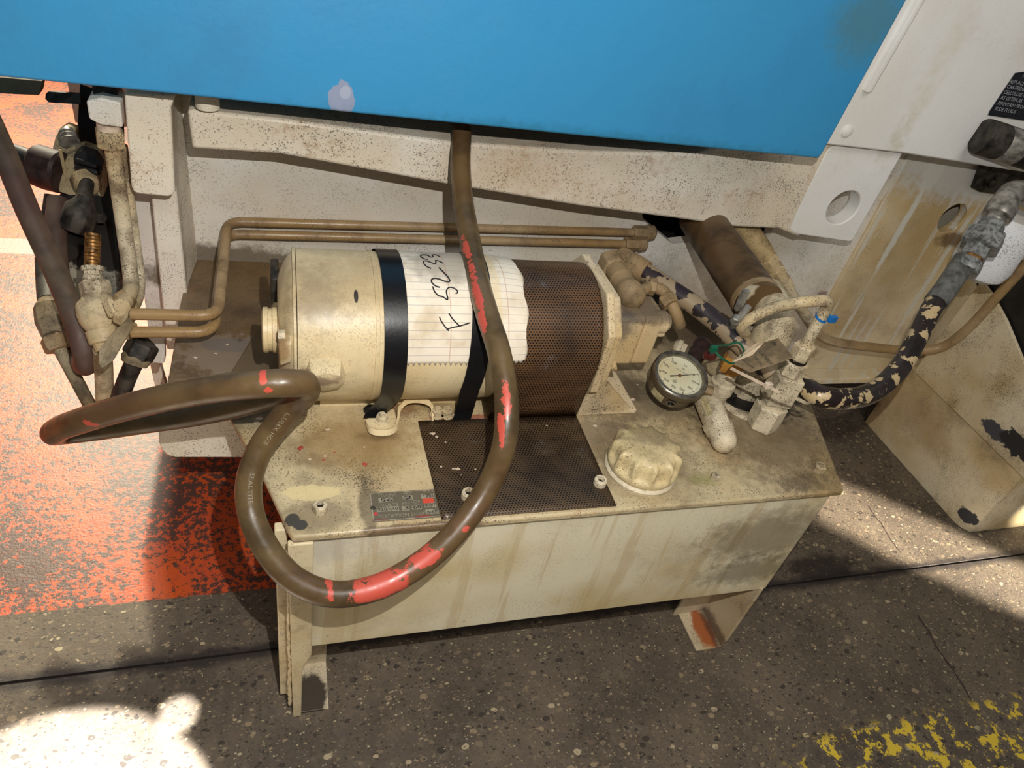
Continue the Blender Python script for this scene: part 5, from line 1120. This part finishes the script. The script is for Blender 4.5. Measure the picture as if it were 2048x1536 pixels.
# hanging brown hose with bottom U bend
bm = new(); tube(bm, smooth_path([dd(-40, 200, 1.18), dd(10, 310, 1.18), dd(55, 420, 1.18), dd(110, 540, 1.18), dd(150, 640, 1.17), dd(168, 700, 1.17), dd(172, 728, 1.19), dd(160, 715, 1.24), dd(140, 650, 1.27), dd(118, 560, 1.29), dd(112, 470, 1.30), dd(116, 400, 1.32)], 8), 0.0185, n=24)
o = obj('hanging_hose', bm, hose_mat('dull_brown_hose', (98, 82, 68), rough=0.5)); tag(o, 'dull brown hose hanging in a narrow U bend at far left', 'hose')
# greasy body behind the valve
gb = thing('filter_housing', 'black greasy filter housing with cream patches behind the brass stem', 'filter', dd(180, 480, 1.38))
m_greasy = paint('greasy_patchy', (176, 172, 154), grime=(30, 26, 24), g=0.9, speck=0.9, rough=0.6, gs=10, stains=[(dd(190, 440, 1.34), (0.13, 0.2, 0.095), (34, 31, 28), 1.0, 0.9, 0.1)])
bm = new(); prism(bm, [dd(112, 400, 1.36), dd(108, 470, 1.36), dd(122, 560, 1.36), dd(170, 625, 1.36), dd(242, 620, 1.36), dd(240, 520, 1.36), dd(228, 420, 1.36), dd(190, 370, 1.36)], (0, 0.05, 0)); obj('housing', bm, m_greasy, gb, smooth=False, bevel=0.006, seg=3)
bm = new(); turned(bm, dd(136, 505, 1.33), dd(132, 480, 1.36), [(0, 0.018), (0.3, 0.022), (0.7, 0.034), (1, 0.034)], n=28); obj('port', bm, m_greasy, gb)
bm = new(); turned(bm, dd(173, 392, 1.30), dd(150, 462, 1.31), [(0, 0.014), (0.15, 0.018), (0.35, 0.029), (0.8, 0.031), (1, 0.025)], n=9); obj('dark_elbow', bm, m_darksteel, gb)
bm = new(); turned(bm, dd(118, 395, 1.33), dd(100, 500, 1.33), [(0, 0.024), (0.5, 0.023), (1, 0.02)], n=20); obj('dark_leg', bm, m_darksteel, gb)
bm = new(); c = dd(203, 432, 1.32); hexn(bm, c, c + V(0, -0.012, 0), 0.011); obj('bolt', bm, m_darksteel, gb, smooth=False)
# regulator
rg = thing('solenoid_valve', 'oily black solenoid valve with ribbed cream body at upper left', 'valve', dd(150, 350, 1.40))
m_regc = paint('valve_cast', (196, 180, 148), g=0.6, grime=(40, 36, 32), speck=0.9, rough=0.6, gs=14)
bm = new(); prism(bm, [dd(118, 316, 1.36), dd(116, 384, 1.36), dd(140, 392, 1.36), dd(208, 396, 1.36), dd(205, 345, 1.36), dd(196, 312, 1.36), dd(160, 300, 1.36)], (0, 0.05, 0)); obj('body', bm, m_regc, rg, smooth=False, bevel=0.004)
bm = new(); prism(bm, [dd(112, 270, 1.37), dd(104, 300, 1.37), dd(124, 330, 1.37), dd(150, 320, 1.37), dd(150, 266, 1.37), dd(130, 258, 1.37)], (0, 0.04, 0)); obj('top_block', bm, m_regc, rg, smooth=False, bevel=0.003)
bm = new(); turned(bm, dd(70, 322, 1.36), dd(125, 340, 1.36), [(0, 0.030), (0.1, 0.034), (0.9, 0.034), (1, 0.03)], n=28); turned(bm, dd(66, 340, 1.36), dd(122, 358, 1.36), [(0, 0.028), (0.5, 0.030), (1, 0.028)], n=24); obj('coil', bm, m_redtube, rg)
bm = new(); tube(bm, [dd(-10, 298, 1.38), dd(40, 312, 1.37), dd(76, 326, 1.36)], 0.020, n=20); obj('inlet_hose', bm, m_rubber, rg)
bm = new(); prism(bm, [dd(147, 312, 1.345), dd(148, 330, 1.345), dd(200, 352, 1.345), dd(204, 332, 1.345), dd(190, 312, 1.345), dd(160, 302, 1.345)], (0, 0.03, 0)); obj('black_cover', bm, m_rubber, rg, smooth=False, bevel=0.002)
for k in range(2):
    bm = new(); a, b = dd(152, 321 + k * 13, 1.335), dd(196, 333 + k * 13, 1.335); turned(bm, a, b, [(0, 0.004), (0.05, 0.0055), (0.95, 0.0055), (1, 0.004)], n=10); obj('cover_rib', bm, m_rubber, rg)
bm = new(); turned(bm, dd(170, 358, 1.345), dd(176, 376, 1.335), [(0, 0.024), (0.8, 0.023), (1, 0.018)], n=24); obj('outlet_boss', bm, m_regc, rg)
bm = new(); turned(bm, dd(174, 364, 1.33), dd(168, 404, 1.31), [(0, 0.0125), (1, 0.0135)], n=20); obj('outlet', bm, m_darksteel, rg)
bm = new(); box(bm, dd(124, 330, 1.345) - V(.001, 0, .035), dd(124, 330, 1.345) + V(.005, .004, .03)); obj('seam_flange', bm, m_regc, rg, smooth=False, bevel=0.001)
bm = new(); turned(bm, dd(140, 285, 1.36), dd(134, 262, 1.37), [(0, 0.018), (0.3, 0.014), (0.35, 0.018), (0.6, 0.014), (0.65, 0.017), (1, 0.013)], n=20); obj('knurled_knob', bm, m_steel, rg)
# bars and hanger
bm = new(); prism(bm, [dd(160, 188, 1.40), dd(98, 183, 1.40), dd(91, 188, 1.40), dd(90, 198, 1.40), dd(97, 205, 1.40), dd(108, 206, 1.40), dd(162, 209, 1.40)], (0, 0.008, 0)); o = obj('flat_bar', bm, m_darksteel, smooth=False, bevel=0.001); tag(o, 'dark flat bar with rounded end poking left under blue panel', 'bar')
bm = new(); prism(bm, [dd(-60, 150, 1.14), dd(84, 162, 1.14), dd(78, 191, 1.14), dd(-60, 184, 1.14)], (0, 0.03, 0)); o = obj('steel_rail', bm, m_ledge, smooth=False, bevel=0.001); tag(o, 'grey steel rail end under the blue panel at top left corner', 'rail')
bm = new(); prism(bm, [dd(160, 170, 1.42), dd(152, 300, 1.42), dd(190, 320, 1.42), dd(208, 400, 1.42), dd(240, 560, 1.44), dd(256, 560, 1.44), dd(246, 200, 1.42)], (0, 0.006, 0)); o = obj('hanger_plate', bm, m_dark, smooth=False); tag(o, 'black backing plate behind the left vertical tubes', 'plate')

# =====================================================================
# LOOSE PAINT FLAKES
# =====================================================================
def flake(px, py, s, m_, label, group, z=ZT + 0.0032):
    c = Z_(px, py, z); bm = new(); n = 7; rot = random.random() * 6
    pts = [c + V(math.cos(rot + 2 * PI * i / n) * s * random.uniform(0.5, 1.1), math.sin(rot + 2 * PI * i / n) * s * random.uniform(0.35, 0.8), random.uniform(0, 0.001)) for i in range(n)]
    prism(bm, pts, (0, 0, 0.0009)); o = obj('paint_flake', bm, m_, smooth=False); tag(o, label, 'flake', group)
for px, py, s in ((866, 868, .006), (873, 874, .004), (908, 938, .004), (915, 939, .0045), (882, 934, .0025), (951, 939, .002), (1093, 852, .002), (891, 885, .002), (922, 951, .0015)):
    flake(px, py, s, m_chip, 'pale paint flake lying on the flat perforated sheet', 'pale flakes on the perforated sheet')
for px, py, s in ((601, 897, .006), (647, 921, .0035), (729, 929, .005), (668, 905, .002)):
    flake(px, py, s, m_red, 'red paint flake lying on the dusty tank cover', 'red flakes on the tank cover', ZT + 0.0004)
for px, py, s in ((520, 838, .007), (511, 845, .005), (655, 860, .004), (650, 913, .003), (619, 919, .003), (728, 895, .002)):
    flake(px, py, s, m_chip, 'pale paint flake lying on the bare left part of the cover', 'pale flakes on the tank cover', ZT + 0.0004)
for px, py, s in ((1265, 800, .006), (1190, 852, .005), (1275, 770, .003)):
    flake(px, py, s, m_chip, 'pale flake on the grimy cover between pump bracket and gauge', 'pale flakes by the pump bracket', ZT + 0.0004)
for px, py, s in ((523, 706, .006), (515, 716, .005), (432, 708, .003), (391, 716, .004), (455, 690, .003)):
    flake(px, py, s, m_red if s > .004 else m_chip, 'paint flake lying on the dark ledge left of motor', 'flakes on the dark ledge', 0.5005)
